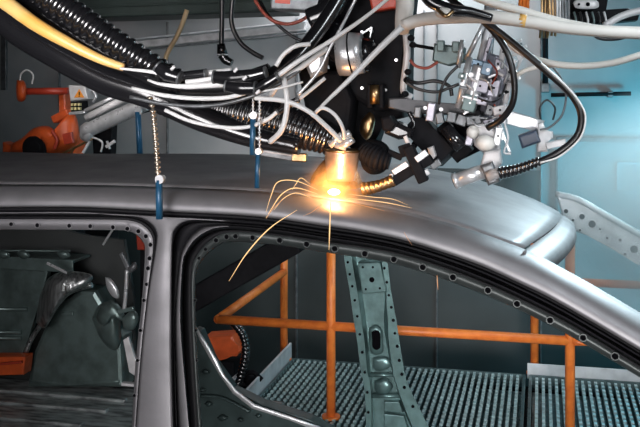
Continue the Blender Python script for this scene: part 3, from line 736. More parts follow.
for lbl, x, y in (('white cable tie tab standing on the hose bundle left of centre', 173, 68), ('small bright clip on the bundle centre', 245, 78), ('small bright clip above the hanging nozzle chain', 258, 92), ('pale clip on the bundle below the plug', 236, 70)):
    b = BM(); pxbar(b, (x - 2, y + 2, 2.22), (x + 2, y - 2, 2.22), 3, 3, .6); tag(obj('cable_clip', b, PALE), lbl, 'clip')
# hanging wires near the top
o = thing('hanging_plug', 'black cable hanging straight down from the dark beam with a plug at its end', 'cable', P(224, 55, 3.4))
b = BM(); pxtube(b, [(222, -14, 3.4), (222, 15, 3.4), (221.5, 46, 3.4)], 2.6); obj('cable', b, BLACKC, o)
b = BM(); pxtube(b, [(221, 44, 3.4), (222.5, 55, 3.4)], [4, 5.5], seg=14); pl = obj('shell', b, GLOSSB, o)
b = BM(); pxbar(b, (219, 54.5, 3.38), (226, 54.5, 3.38), 1.2, 12, .2); obj('ring', b, ALU, pl)
b = BM(); pxtube(b, [(222.5, 55, 3.4), (226, 60, 3.4), (232, 63, 3.4)], [5, 4.5, 3.5], seg=14); obj('tail', b, RUBBER, o)
hose('hanging_cable', 'black cable looping down from the beam right of the plug', [(236, -14, 3.3), (232, 5, 3.3), (232, 25, 3.3), (240, 42, 3.3), (252, 52, 3.3), (263, 58, 3.3)], 2.4, BLACKC, 'cable')
hose('hanging_cable', 'red brown cable bundle sagging below the grey box at top', [(250, -10, 3.2), (260, 8, 3.2), (272, 20, 3.2), (288, 24, 3.2), (302, 20, 3.2), (310, 14, 3.2)], 1.8, REDC, 'cable')
hose('hanging_cable', 'dark cable sloping beneath the red brown one', [(256, -8, 3.25), (266, 12, 3.25), (278, 25, 3.25), (292, 36, 3.25), (305, 42, 3.25)], 1.6, BLACKC, 'cable')
hose('hanging_cable', 'tan cable slanting down from the beam to the bundle', [(187, 10, 3.2), (183, 22, 3.2), (177, 36, 3.2), (168, 52, 3.2), (165, 60, 3.2)], 2.4, mat('tan_cable', (.5, .36, .2), .45), 'cable')
o = thing('cable_box', 'grey box with red marking at the top edge above the wrist', 'box', P(294, 5, 3.0))
b = BM(); prism(b, [(270, -12), (321, -12), (321, 12), (270, 9)], 3.0, .12, 0, .006); ob = obj('housing', b, MIDM, o)
b = BM(); a = P(296, -12, 3.06); box(b, (a.x, 3.06, (a.z + 4.2) / 2), (.04, .04, 4.2 - a.z)); obj('hanger', b, DARKM, o)
b = BM(); prism(b, [(275, -4), (290, -4), (290, 4), (275, 3)], 2.996, .003); obj('red_marking', b, RED, ob)

# ------------------------------------------------------------------ central robot wrist and welding head
wr = thing('robot_wrist', 'black robot wrist with silver flange disc above the welding nozzle', 'robot', P(360, 40, 2.6))
b = BM(); prism(b, [(322, -20), (410, -20), (404, 30), (403, 108), (375, 112), (352, 98), (330, 70), (318, 48), (312, 20)], 2.62, .22, 0, .015); wh = obj('housing', b, DARKM, wr)
b = BM(); pxtube(b, [(332, 30, 2.55), (345, 50, 2.5), (372, 56, 2.5)], 17, n=6, seg=24); obj('motor', b, GLOSSB, wr)
b = BM(); pxtube(b, [(339, 55, 2.47), (352, 54, 2.47), (363, 53, 2.47)], [21, 22, 20], seg=36, n=5); fd = obj('flange_disc', b, ALU, wr)
b = BM(); pxtube(b, [(351.2, 54.2, 2.469), (352.6, 54, 2.469)], 22.4, seg=36); obj('disc_seam', b, DARKM, fd)
b = BM(); prism(b, [(286, 48), (296, 42), (314, 38), (322, 50), (310, 66), (292, 72), (280, 62)], 2.45, .12, 0, .012); obj('cable_box', b, GLOSSB, wr)
b = BM(); prism(b, [(303, 62), (316, 52), (324, 56), (322, 72), (310, 78)], 2.42, .06, 0, .01); obj('sensor', b, ALU, wr)
b = BM(); pxtube(b, [(310, 20, 2.55), (330, 10, 2.55), (345, -14, 2.55)], 12, seg=18); obj('upper_link', b, GLOSSB, wr)
b = BM(); prism(b, [(366, -14), (398, -14), (396, 8), (372, 12)], 2.58, .05, 0, .006); obj('red_cover', b, RED, wr)
for q in ((362, 32), (371, 31), (380, 45), (385, 90), (396, 60), (362, 88)):
    b = BM(); discY(b, q[0], q[1], 2.605, 1.6, .02, 0, 10); obj('bolt', b, ALU, wh)
b = BM(); pxbar(b, (362, 34, 2.6), (372, 27, 2.6), 2, 2, .4); pxbar(b, (372, 27, 2.6), (370, 38, 2.6), 1.6, 2, .4); obj('clip', b, ALU, wr)
b = BM(); prism(b, [(296, 66), (340, 70), (352, 100), (348, 138), (326, 140), (306, 118)], 2.56, .1, 0, .015); obj('lower_cowl', b, DARKM, wr)
b = BM(); prism(b, [(344, 98), (402, 100), (404, 118), (380, 122), (372, 150), (350, 150), (340, 128)], 2.68, .14, 0, .012); obj('head_carrier', b, DARKM, wr)
b = BM(); pxtube(b, [(374.5, 85, 2.58), (375, 104, 2.58)], [5.5, 6], seg=16); obj('pneumatic_fitting', b, BRASS, wr)
b = BM(); prism(b, [(367, 84), (372, 84), (372, 108), (367, 108)], 2.57, .04, 0, .004); prism(b, [(379, 84), (383, 84), (383, 108), (379, 108)], 2.57, .04, 0, .004); obj('fitting_clamp', b, DARKM, wr)
b = BM(); pillow(b, [(361, 120), (370, 112), (375, 120), (372, 134), (366, 140), (360, 132)], 2.6, .03, 4); obj('bronze_lever', b, BRASS, wr)

nz = thing('welding_nozzle', 'copper coloured conical welding nozzle glowing above the sparks', 'welding nozzle', P(340, 185, 2.5))
b = BM(); pxtube(b, [(342.5, 150, 2.5), (342, 156, 2.5), (341.5, 167, 2.5), (341, 180, 2.5)], [17.5, 17, 15.5, 14], seg=32, n=10); cn = obj('cone', b, COPPER, nz)
b = BM(); pxtube(b, [(342.5, 149, 2.5), (342.4, 151.5, 2.5)], 18.2, seg=32); obj('rim', b, BRASS, cn)
b = BM(); pxtube(b, [(339, 178, 2.5), (338.5, 184, 2.5)], [12, 11], seg=24); obj('tip', b, DARKM, cn)
b = BM(); pxtube(b, [(362, 189, 2.46), (374, 187, 2.46), (384, 184, 2.46), (394, 180, 2.46)], [6.5, 6, 5.5, 6], seg=18, ring=(.06, 5)); obj('filler_tube', b, BRASS, nz)
b = BM()
for (x, y, dx, dy, r) in ((347, 143, 12, -8, 4), (345, 136, 10, -7, 3.5), (341, 146, 11, 3, 3.5), (336, 140, 12, -12, 3)):
    pxtube(b, [(x - dx / 2, y - dy / 2, 2.42), (x + dx / 2, y + dy / 2, 2.42)], r, seg=10)
obj('fittings', b, ALU, nz)
b = BM(); pxtube(b, [(339, 162, 2.575), (338, 169, 2.575), (337, 178, 2.575), (336, 188, 2.575)], [15, 21, 25.5, 27], seg=36, n=10, ring=None); obj('spatter_guard', b, mat('heat_stained_copper', (.50, .22, .09), .5, .6, .6, 40, .4, 120, .1), nz)

# black rubber bellows and gripper right of the nozzle
gp = thing('gripper', 'black gripper with cross shaped clamp right of the welding nozzle', 'gripper', P(395, 160, 2.55))
b = BM(); pillow(b, [(361, 150), (366, 141), (378, 140), (388, 146), (391, 158), (386, 170), (374, 175), (364, 170), (360, 160)], 2.55, .05, 7); pxtube(b, [(362, 150, 2.52), (376, 158, 2.5), (390, 162, 2.5)], [9, 12, 8], seg=20, ring=(.08, 4), n=12); obj('bellows', b, DARKM, gp)
b = BM(); prism(b, [(383, 124), (396, 122), (413, 130), (410, 138), (398, 140), (384, 134)], 2.53, .07, 0, .012); obj('knuckle', b, GLOSSB, gp)
b = BM(); prism(b, [(381, 118), (390, 116), (396, 124), (390, 132), (382, 130)], 2.50, .06, 0, .006); obj('bracket', b, DARKM, gp)
b = BM(); pxbar(b, (391, 183, 2.47), (432, 158, 2.47), 10, 12, 1.5); obj('jaw', b, DARKM, gp)
b = BM(); pxbar(b, (408, 146, 2.46), (424, 182, 2.46), 11, 12, 1.5); obj('jaw', b, DARKM, gp)
b = BM(); pxbar(b, (394, 174, 2.48), (409, 164, 2.48), 9, 6, 1.0); obj('jaw_pad', b, ALU, gp)
b = BM(); pxbar(b, (416, 160, 2.45), (427, 152, 2.45), 7, 5, .8); obj('jaw_pad', b, ALU, gp)
b = BM(); pxbar(b, (421, 176, 2.46), (429, 171, 2.46), 6, 5, .8); obj('jaw_pad', b, PALE, gp)
b = BM(); pxbar(b, (405, 136, 2.47), (412, 150, 2.47), 4, 4, .6); obj('link', b, PALE, gp)
b = BM(); pxbar(b, (388, 152, 2.5), (402, 158, 2.5), 6, 6, .8); pxbar(b, (400, 152, 2.47), (412, 148, 2.47), 12, 8, 1); obj('link', b, DARKM, gp)
b = BM(); pxbar(b, (391, 174, 2.46), (394, 186, 2.46), 3.5, 4, .6); obj('end_stop', b, PALE, gp)
b = BM(); pxbar(b, (414, 122, 2.64), (448, 158, 2.62), 24, 30, 1.2); obj('actuator', b, DARKM, gp)
b = BM(); pxbar(b, (440, 126, 2.66), (466, 156, 2.66), 20, 26, 1.2); ac = obj('actuator', b, DARKM, gp)
b = BM(); pxtube(b, [(446, 128, 2.58), (462, 148, 2.57)], 7, seg=18); obj('piston', b, GLOSSB, ac)
b = BM(); pxtube(b, [(418, 118, 2.62), (419, 134, 2.62), (412, 148, 2.6), (402, 150, 2.58)], 3.4); obj('air_line', b, RUBBER, gp)
b = BM(); pxtube(b, [(409, 112, 2.6), (414, 124, 2.6), (408, 136, 2.58)], 2.4); obj('air_line', b, RUBBER, gp)
for (x, y, w_, h_, a_, m_) in ((431, 112, .022, .05, 8, LILAC), (440, 118, .02, .03, -12, MIDM), (452, 117, .025, .03, 10, MIDM), (418, 112, .018, .03, 5, MIDM), (462, 120, .03, .03, 20, MIDM), (436, 164, .03, .02, -35, MIDM), (470, 138, .02, .04, 12, LILAC)):
    b = BM(); box(b, P(x, y, 2.57), (w_, .03, h_), rotY(a_), .003); obj('plate', b, m_, gp)
b = BM(); prism(b, [(427, 148), (433, 146), (436, 156), (431, 162)], 2.56, .05, 0, .004); obj('spacer', b, PALE, gp)

# ------------------------------------------------------------------ silver clamping fixture on the right
fx = thing('clamping_fixture', 'silver clamping fixture with rods, plates and cylinders right of the gripper', 'fixture', P(480, 110, 2.7))
def fp(name, m, fn):
    b = BM(); fn(b); return obj(name, b, m, fx)
cbar = fp('carrier_bar', mat('dark_grey_bar', (.06, .06, .065), .4, .3, .3, 30), lambda b: (prism(b, [(388, 98), (403, 97), (408, 101), (484, 106), (484, 116), (410, 114), (388, 108)], 2.6, .05, 0, .005), holes(b, [], 0)))
for q in ((425, 108), (433, 109), (441, 109.5), (466, 110)):
    b = BM(); discY(b, q[0], q[1], 2.592, 2.0, .02, 0, 12); obj('bolt', b, ALU, cbar)
fp('edge_bracket', PALE, lambda b: (pxtube(b, [(406, 34, 2.62), (407, 55, 2.62), (404, 80, 2.62), (404, 92, 2.62), (412, 98, 2.62)], 3.6)))
for q in ((411, 38), (413, 45), (408, 72), (407, 80), (405, 94)):
    b = BM(); ball(b, P(q[0], q[1], 2.59), .009, 8, 0, (1.2, 1, 1)); obj('clip', b, DARKM, fx)
vb = fp('valve_block', VALVE, lambda b: (prism(b, [(434, 43), (464, 47), (464, 62), (448, 66), (432, 61)], 2.6, .07, 0, .005), box(b, P(441, 46, 2.58), (.02, .03, .03), None, .003), box(b, P(456, 47, 2.58), (.02, .03, .03), None, .003)))
b = BM(); pxtube(b, [(413, 45, 2.62), (435, 48.8, 2.62)], 1.8); obj('valve_rod', b, DARKM, vb)
fp('guide_rod', ALU, lambda b: pxtube(b, [(458, 68, 2.56), (462.5, 40, 2.56)], 2.4))
fp('guide_rod', ALU, lambda b: pxtube(b, [(458, 108, 2.55), (470, 57, 2.55)], 3.4))
fp('guide_rod', ALU, lambda b: pxtube(b, [(466, 60, 2.6), (486, 20, 2.6)], 2.6))
fp('guide_rod', PALE, lambda b: pxtube(b, [(478, 70, 2.62), (491, 22, 2.62)], 4.2))
fp('guide_rod', ALU, lambda b: pxtube(b, [(495, 130, 2.6), (514, 60, 2.6)], 2.6))
fp('back_plate', LILAC, lambda b: prism(b, [(466, 78), (486, 52), (508, 58), (514, 84), (502, 118), (484, 134), (468, 118)], 2.66, .05, 0, .005))
fp('cylinder', ALU, lambda b: pxtube(b, [(468, 108, 2.56), (476, 84, 2.56), (481, 66, 2.56)], 8, seg=18))
fp('cylinder', LILAC, lambda b: pxtube(b, [(486, 112, 2.58), (496, 78, 2.58)], 6.5, seg=18))
for m, c, sz, a, bv in ((BLUEG, (478, 64, 2.58), (.05, .05, .022), 15, .003), (BLUEG, (487, 69, 2.56), (.028, .05, .035), 15, .003), (BLUEG, (478, 74, 2.57), (.03, .04, .02), 15, .003), (VALVE, (470, 103, 2.55), (.036, .05, .045), 15, .003),
                        (LILAC, (480, 86, 2.56), (.05, .04, .035), 12, .004), (LILAC, (494, 88, 2.57), (.032, .04, .05), 12, .004), (PALE, (500, 110, 2.54), (.036, .04, .024), -12, .003), (PALE, (503, 52, 2.58), (.016, .04, .09), 8, .003), (LILAC, (487, 52, 2.58), (.012, .04, .08), 16, .003),
                        (PALE, (508, 92, 2.57), (.014, .05, .10), 12, .003), (LILAC, (482, 101, 2.54), (.03, .03, .022), 12, .003), (MIDM, (474, 120, 2.56), (.04, .04, .025), -8, .003), (ALU, (498, 136, 2.55), (.02, .03, .05), 10, .003), (VALVE, (462, 76, 2.55), (.018, .03, .016), 15, .002),
                        (LILAC, (498, 64, 2.57), (.02, .03, .028), 15, .003), (MIDM, (490, 110, 2.55), (.022, .03, .03), 18, .003), (ALU, (512, 66, 2.58), (.014, .03, .04), 30, .003), (LILAC, (489, 122, 2.56), (.028, .03, .02), -20, .003)):
    o = fp('clamp_block', m, lambda b: box(b, P(*c), sz, rotY(a), bv))
    b = BM(); discY(b, c[0], c[1], c[2] - sz[1] / 2 - .004, 1.1, .008, 0, 10); obj('screw', b, DARKM if m is not VALVE else ALU, o)
for i, q in enumerate(((485, 100), (494, 79), (500, 96), (471, 75), (506, 92), (478, 113), (462, 84), (490, 88), (510, 72))):
    b = BM(); discY(b, q[0], q[1], 2.535, 2.6 if i % 2 else 1.8, .03, 0, 12); obj('knob', b, DARKM if i % 3 else ALU, fx)
fp('hex_bolt', ALU, lambda b: [discY(b, x, y, 2.53, 2.2, .03, 0, 6) for x, y in ((464, 100), (476, 96), (488, 70), (505, 108), (498, 68))])
for m, q0, q1, w_ in ((PALE, (512, 52, 2.6), (527, 46, 2.6), 3), (PALE, (514, 42, 2.6), (520, 60, 2.6), 4), (PALE, (516, 70, 2.6), (524, 54, 2.6), 3), (ALU, (510, 60, 2.6), (520, 80, 2.6), 3), (ALU, (500, 125, 2.58), (510, 153, 2.58), 3), (ALU, (498, 118, 2.58), (503, 140, 2.58), 3),
                     (PALE, (508, 44, 2.6), (522, 40, 2.6), 3), (PALE, (492, 118, 2.54), (512, 112, 2.54), 2.5), (ALU, (462, 96, 2.53), (478, 100, 2.53), 2.5)):
    fp('side_lever', m, lambda b: pxbar(b, q0, q1, w_, 4, .5))
fp('pale_head', PALE, lambda b: (prism(b, [(484, 152), (500, 150), (502, 164), (492, 172), (480, 166)], 2.5, .06, 0, .006), prism(b, [(470, 128), (484, 120), (498, 130), (500, 150), (486, 156), (474, 146)], 2.55, .08, 0, .012)))
fp('ball_joint', CREAM, lambda b: ball(b, P(485, 143, 2.52), .026, 16, 0, (1, 1, .8)))
fp('ball_joint', CREAM, lambda b: ball(b, P(473, 132, 2.55), .018, 14))
sc_ = fp('shiny_cylinder', ALU, lambda b: (pxtube(b, [(455, 181, 2.5), (488, 170, 2.5)], 7.5, seg=24), pxtube(b, [(454, 181.5, 2.5), (458, 180, 2.5)], 8.2, seg=24)))
b = BM(); pxtube(b, [(453.4, 181.8, 2.5), (454.2, 181.5, 2.5)], 6.4, seg=24); obj('mouth', b, HOLE, sc_)
fp('cable_socket', MIDM, lambda b: (prism(b, [(480, 166), (492, 162), (500, 182), (488, 186)], 2.47, .08, 0, .006)))
fp('socket_ring', PALE, lambda b: pxtube(b, [(487, 177, 2.46), (503, 171, 2.46)], 5.2, seg=16))
fp('lattice_plate', ALU, lambda b: (prism(b, [(507, 110), (545, 121), (540, 133), (506, 124)], 2.68, .02, 0, .003), holes(b, [(513, 116, 1), (520, 118, 1.2), (527, 120, 1), (534, 122.5, 1.2), (540, 125, 1)], 0, 1, False, 2.679)))
fp('sensor_block', mat('slate_plastic', (.05, .07, .11), .4), lambda b: prism(b, [(518, 136), (536, 130), (541, 142), (522, 149)], 2.6, .07, 0, .006))
fp('sensor_mount', PALE, lambda b: (prism(b, [(538, 124), (543, 122), (546, 132), (553, 132), (553, 138), (545, 143), (548, 152), (537, 152)], 2.62, .05, 0, .005), pxbar(b, (546, 146, 2.6), (566, 142, 2.6), 7, 6, 1)))
for k_, q in enumerate((((466, 84, 2.53), (474, 92, 2.52), (470, 104, 2.53)), ((488, 60, 2.53), (497, 72, 2.52), (492, 84, 2.53)), ((478, 98, 2.52), (490, 102, 2.51), (500, 98, 2.53), (506, 84, 2.54)), ((470, 118, 2.53), (478, 126, 2.52), (492, 122, 2.53)),
                     ((500, 60, 2.55), (508, 70, 2.54), (504, 84, 2.55)), ((494, 104, 2.53), (500, 116, 2.53), (497, 128, 2.54)), ((505, 36, 2.6), (512, 46, 2.58), (522, 44, 2.6)), ((480, 78, 2.53), (488, 82, 2.52), (494, 96, 2.53)))):
    fp('wire', (PALE, REDC, BLACKC, ALU)[k_ % 4], lambda b: pxtube(b, list(q), .9, seg=8))
for k_, (x, y, a_) in enumerate(((509, 48, 40), (514, 55, -30), (518, 50, 10), (507, 106, 20), (502, 122, -15), (464, 88, 12), (474, 80, 30), (492, 76, -20), (484, 118, 5), (500, 74, 25), (467, 112, -30), (511, 82, 15))):
    fp('spacer', (PALE, ALU, MIDM)[k_ % 3], lambda b: box(b, P(x, y, 2.54), (.022, .02, .007), rotY(a_), .0015))
fp('hook_wire', PALE, lambda b: pxtube(b, [(503, 118, 2.55), (508, 138, 2.55), (504, 152, 2.55), (511, 154, 2.55)], 1.1))
fp('mounting_column', DARKM, lambda b: (prism(b, [(452, 110), (478, 112), (482, 150), (462, 160), (448, 140)], 2.72, .1, 0, .01)))
fp('support_beam', MIDM, lambda b: (pxbar(b, (486, 60, 2.78), (494, -30, 2.78), 12, 14, 1.5)))

# cables round the fixture
hose('cable', 'thick black cable looping wide from the top to the lower socket of the fixture', [(440, -10, 2.5), (462, 8, 2.46), (485, 22, 2.44), (512, 42, 2.43), (545, 70, 2.42), (570, 93, 2.42), (581, 114, 2.42), (577, 136, 2.42), (556, 154, 2.42), (530, 165, 2.43), (500, 173, 2.45)], 3.7, BLACKC, 'cable')
hose('cable', 'black cable curving down inside the wide loop to the ball joint', [(470, 10, 2.46), (490, 28, 2.45), (506, 50, 2.44), (514, 78, 2.44), (513, 102, 2.45), (502, 119, 2.47), (488, 128, 2.5)], 3.3, BLACKC, 'cable')
hose('corrugated_sleeve', 'black ribbed sleeve on the wide loop cable at the socket', [(540, 161, 2.425), (520, 168.5, 2.43), (500, 173.2, 2.44)], [4.2, 5, 6], RUBBER, 'sleeve', ring=(.14, 4))
hose('cable', 'thin pale cable following the outside of the wide black loop', [(541, 63, 2.4), (566, 86, 2.4), (580, 103, 2.4), (585.5, 118, 2.4), (580, 138, 2.4), (560, 156, 2.4), (540, 163, 2.4)], 1.0, WHITE, 'cable')
hose('cable', 'thin grey cable looping behind the wide black loop', [(552, 66, 2.6), (561, 78, 2.6), (566, 95, 2.6), (562, 115, 2.6), (550, 127, 2.6), (540, 130, 2.6)], 1.1, MIDM, 'cable')
hose('cable', 'thin black wire ring hanging behind the sensor block', [(541, 122, 2.75), (540, 108, 2.75), (547, 100, 2.75), (555, 108, 2.75), (553, 120, 2.75)], 1.0, BLACKC, 'cable')
hose('cable', 'black wire waving from the edge bracket to the right', [(407, 80, 2.58), (418, 83, 2.57), (435, 81, 2.57), (449, 86, 2.57), (452, 96, 2.57)], 1.9, BLACKC, 'cable')
hose('cable', 'second black wire below the waving one by the edge bracket', [(406, 82, 2.56), (418, 89, 2.56), (436, 92, 2.56), (449, 88, 2.56), (459, 84, 2.56)], 1.6, BLACKC, 'cable')
hose('cable', 'black wire running down from the valve block to the carrier bar', [(458, 66, 2.54), (448, 76, 2.54), (441, 90, 2.54), (439, 104, 2.56)], 1.5, BLACKC, 'cable')
hose('cable', 'red brown wire sagging beneath the grey green valve', [(410, 60, 2.58), (416, 66, 2.58), (427, 68, 2.58), (438, 62, 2.58)], 1.5, REDC, 'cable')
# cream hoses
hose('cream_hose', 'thick cream hose hanging from the top edge to the elbow', [(404, -20, 2.4), (405, 5, 2.4), (403, 22, 2.39), (402, 32, 2.38)], [10, 9.5, 9, 7], CREAM)
hose('cream_hose', 'thick cream hose running from the elbow across the top right', [(403, 26, 2.36), (420, 20, 2.36), (450, 17, 2.35), (490, 17, 2.34), (530, 22, 2.34), (575, 29, 2.34), (640, 33, 2.34), (700, 34, 2.34)], [6.5, 7, 7, 6.5, 6, 6, 6.5, 7], CREAM)
hose('cream_hose', 'cream hose sloping across the uppermost right into the thick hose', [(455, -12, 2.42), (490, 2, 2.42), (525, 12, 2.42), (560, 22, 2.42), (600, 30, 2.42)], 4.5, CREAM)
hose('cream_hose', 'thinner cream hose sagging below the thick hose at right', [(490, 22, 2.5), (508, 42, 2.5), (526, 55, 2.5), (552, 63.5, 2.5), (582, 66, 2.5), (612, 63, 2.5), (640, 55, 2.5), (690, 38, 2.5)], 3.4, CREAM)
hose('cream_hose', 'short cream hose branching from the sagging hose to the fixture', [(512, 80, 2.52), (522, 72, 2.51), (538, 67, 2.51), (560, 65, 2.51)], 2.4, CREAM)
hose('grey_hose', 'grey hose rising to the top right corner behind the cream hose', [(604, 26, 2.9), (622, 16, 2.9), (645, 10, 2.9), (690, 4, 2.9)], 3.6, PALE)
hose('black_hose', 'black hose looping behind the thick cream hose at top right', [(590, 30, 3.0), (600, 38, 3.0), (620, 38, 3.0), (640, 30, 3.0)], 2.2, BLACKC)
hose('black_hose', 'heavy black hose crossing above the cream elbow', [(420, -14, 2.3), (432, 2, 2.3), (452, 10, 2.3), (470, 12, 2.31), (492, 18, 2.32)], [7, 6.5, 6, 5, 4], RUBBER)
o = thing('hose_fitting', 'knotted pale fitting tying the cream hose below the black hose', 'fitting', P(444, 13, 2.28))
b = BM(); ball(b, P(444, 13, 2.28), .017, 12, 0, (1.3, 1, .8)); obj('knot', b, CREAM, o)
b = BM(); pxtube(b, [(437, 9, 2.27), (446, 16, 2.26), (453, 11, 2.27)], 2.0); obj('tie', b, BRASS, o)
hose('tape_band', 'yellow tape band around the cream hose', [(519, 20.2, 2.34), (526, 21.4, 2.34)], 6.7, YELLOW, 'tape')
# hanging gear at top right
tr = thing('terminal_rack', 'black terminal rack with silver slotted bracket at the top right', 'rack', P(595, 10, 3.2))
b = BM(); prism(b, [(568, 12), (628, 8), (640, 13), (638, 20), (575, 26)], 3.2, .1, 0, .006); obj('tray', b, DARKM, tr)
b = BM(); pillow(b, [(573, 3), (577, 0), (595, 0), (599, 4), (596, 8.5), (577, 8.5)], 3.14, .008, 2, 0, 32); sb = obj('slotted_bracket', b, PALE, tr)
b = BM(); discY(b, 588, 4.2, 3.128, 2, .01); discY(b, 579, 4.2, 3.128, 1.2, .01); obj('slot', b, HOLE, sb)
b = BM(); prism(b, [(566, -12), (610, -12), (606, 12), (570, 14)], 3.2, .06, 0, .006); obj('back_box', b, DARKM, tr)
b = BM(); a = P(590, -10, 3.24); box(b, (a.x, 3.24, (a.z + 4.2) / 2), (.04, .04, 4.2 - a.z)); obj('hanger', b, DARKM, tr)
for i in range(6):
    x = 574 + i * 6
    b = BM(); pxtube(b, [(x, 12, 3.15), (x + 2, 22, 3.14), (x - 2, 30, 3.16)], 1.1); obj('wire', b, (VALVE, BLACKC, PALE)[i % 3], tr)
for i, (x, m, lb) in enumerate(((525, ORANGE, 'orange strap hanging at the top edge left of the copper wires'), (545, BRASS, 'left copper coloured wire bundle hanging from the top right'), (553, BRASS, 'right copper coloured wire bundle hanging from the top right'),
                                (560, PALE, 'pale wire bundle hanging left of the black rack'), (566, MIDM, 'grey wire bundle hanging against the black rack'))):
    y1 = 10 if i == 0 else (38, 36, 28, 30)[i - 1]
    b = BM()
    for k in range(3):
        pxtube(b, [(x - 4 + k * 3.4 + (i % 2), -545, 3.1), (x - 4 + k * 3.4 + (i % 2), -12, 3.1), (x - 3 + k * 2.8, y1 * .4, 3.1 + .01 * k), (x - 5 + k * 3.6, y1, 3.1)], (2.0 if i == 0 else 1.3))
    tag(obj('wire_bundle', b, m), lb, 'wires')
o = thing('wall_pipe', 'dark vertical pipe on the pale wall behind the cream hoses', 'pipe', P(545, 90, WY))
b = BM(); pxtube(b, [(545, -30, WY - .06), (545.5, 90, WY - .06)], 2.8); obj('tube', b, DARKM, o)
b = BM(); box(b, P(545.5, 88, WY - .04), (.05, .08, .05), None, .005); obj('bracket', b, MIDM, o)

# ------------------------------------------------------------------ the weld: flash and sparks
HOT = emit('white_hot_metal', (1.0, 0.82, 0.5), 14)
SPK = emit('glowing_spark', (1.0, 0.62, 0.28), 1.6)
SPK2 = emit('cooler_spark', (1.0, 0.50, 0.25), .8)
b = BM(); ball(b, P(334, 192, 2.385), .010, 14, 0, (1.6, .8, .8))
tag(obj('weld_pool', b, HOT), 'white hot weld spot on the roof edge under the nozzle', 'weld')
def spark(lbl, pts, r, m, Y=2.3):
    b = BM(); r *= .62; pxtube(b, pts, [r * .3, r, r, r * .25], Y, 6)
    tag(obj('spark', b, m), lbl, 'spark', 'welding sparks')
spark('longest spark streak falling left across the door opening', [(297, 210), (270, 228), (247, 253), (229, 281)], .9, SPK, 2.26)
spark('bright spark dropping straight down from the weld', [(331, 200), (330, 220), (329, 250)], .9, SPK, 2.24)
spark('spark arching high to the left of the weld', [(318, 190), (296, 181), (278, 182), (271, 196), (266, 212)], .7, SPK, 2.3)
spark('spark arching lower left towards the roof edge', [(318, 194), (296, 188), (282, 194), (272, 208), (266, 218)], .8, SPK, 2.3)
spark('thin spark just beneath the left arches', [(312, 198), (296, 193), (283, 199), (274, 210)], .6, SPK, 2.28)
spark('short spark left of the long falling streak', [(282, 200), (272, 210), (266, 219)], .6, SPK2, 2.27)
spark('small spark over the roof left of the weld', [(310, 184), (301, 178), (296, 184), (292, 190)], .55, SPK, 2.34)
spark('spark streaking right along the roof from the weld', [(345, 198), (365, 200), (388, 203), (412, 208)], .6, SPK, 2.33)
spark('second spark just below the one streaking right', [(345, 201), (365, 206), (385, 211)], .5, SPK2, 2.32)
spark('spark skimming right under the brass tube', [(348, 194), (372, 197), (392, 199), (408, 205)], .5, SPK, 2.35)
spark('lone short spark hanging below the front pillar', [(437, 275), (437.5, 283), (438, 290)], .7, SPK2, 2.24)
spark('faint short spark on the roof rail right of the weld', [(404, 232), (408, 239), (412, 245)], .4, SPK2, 2.24)
spark('short spark descending left of the straight one', [(322, 204), (312, 212), (303, 216)], .5, SPK2, 2.28)
# incandescent plume round the weld
def volume_mat(name, build):
    m = bpy.data.materials.new(name); m.use_nodes = True
    nt = m.node_tree; nt.nodes.clear()
    out = nt.nodes.new('ShaderNodeOutputMaterial')
    v = nt.nodes.new('ShaderNodeVolumePrincipled')
    nt.links.new(v.outputs[0], out.inputs['Volume'])
    build(nt, v)
    return m
def flame(nt, v):
    tc = nt.nodes.new('ShaderNodeTexCoord')
    ln = nt.nodes.new('ShaderNodeVectorMath'); ln.operation = 'LENGTH'
    mp = nt.nodes.new('ShaderNodeMapping'); mp.inputs['Location'].default_value = (0, 0, -.0); mp.inputs['Scale'].default_value = (1 / .125, 1 / .08, 1 / .10)
    nt.links.new(tc.outputs['Object'], mp.inputs[0]); nt.links.new(mp.outputs[0], ln.inputs[0])
    nz_ = nt.nodes.new('ShaderNodeTexNoise'); nz_.inputs['Scale'].default_value = 28; nt.links.new(tc.outputs['Object'], nz_.inputs['Vector'])
    ad = nt.nodes.new('ShaderNodeMath'); ad.operation = 'MULTIPLY_ADD'; ad.inputs[1].default_value = .7; ad.inputs[2].default_value = -.35
    nt.links.new(nz_.outputs['Fac'], ad.inputs[0])
    s = nt.nodes.new('ShaderNodeMath'); s.operation = 'ADD'; nt.links.new(ln.outputs['Value'], s.inputs[0]); nt.links.new(ad.outputs[0], s.inputs[1])
    mr = nt.nodes.new('ShaderNodeMapRange'); mr.inputs[1].default_value = 0; mr.inputs[2].default_value = .95; mr.inputs[3].default_value = 1; mr.inputs[4].default_value = 0
    nt.links.new(s.outputs[0], mr.inputs[0])
    pw = nt.nodes.new('ShaderNodeMath'); pw.operation = 'POWER'; pw.inputs[1].default_value = 3.0; nt.links.new(mr.outputs[0], pw.inputs[0])
    ml = nt.nodes.new('ShaderNodeMath'); ml.operation = 'MULTIPLY'; ml.inputs[1].default_value = 85; nt.links.new(pw.outputs[0], ml.inputs[0])
    v.inputs['Density'].default_value = 0.0
    v.inputs['Emission Color'].default_value = (1, .36, .08, 1)
    nt.links.new(ml.outputs[0], v.inputs['Emission Strength'])
fl = thing('weld_flash', 'orange glowing plume around the weld under the nozzle', 'flash', P(334, 188, 2.385))
b = BM(); ball(b, P(334, 188, 2.385), .125, 20, 0, (1.0, .65, .8))
o = obj('plume', b, volume_mat('incandescent_gas', flame), fl)
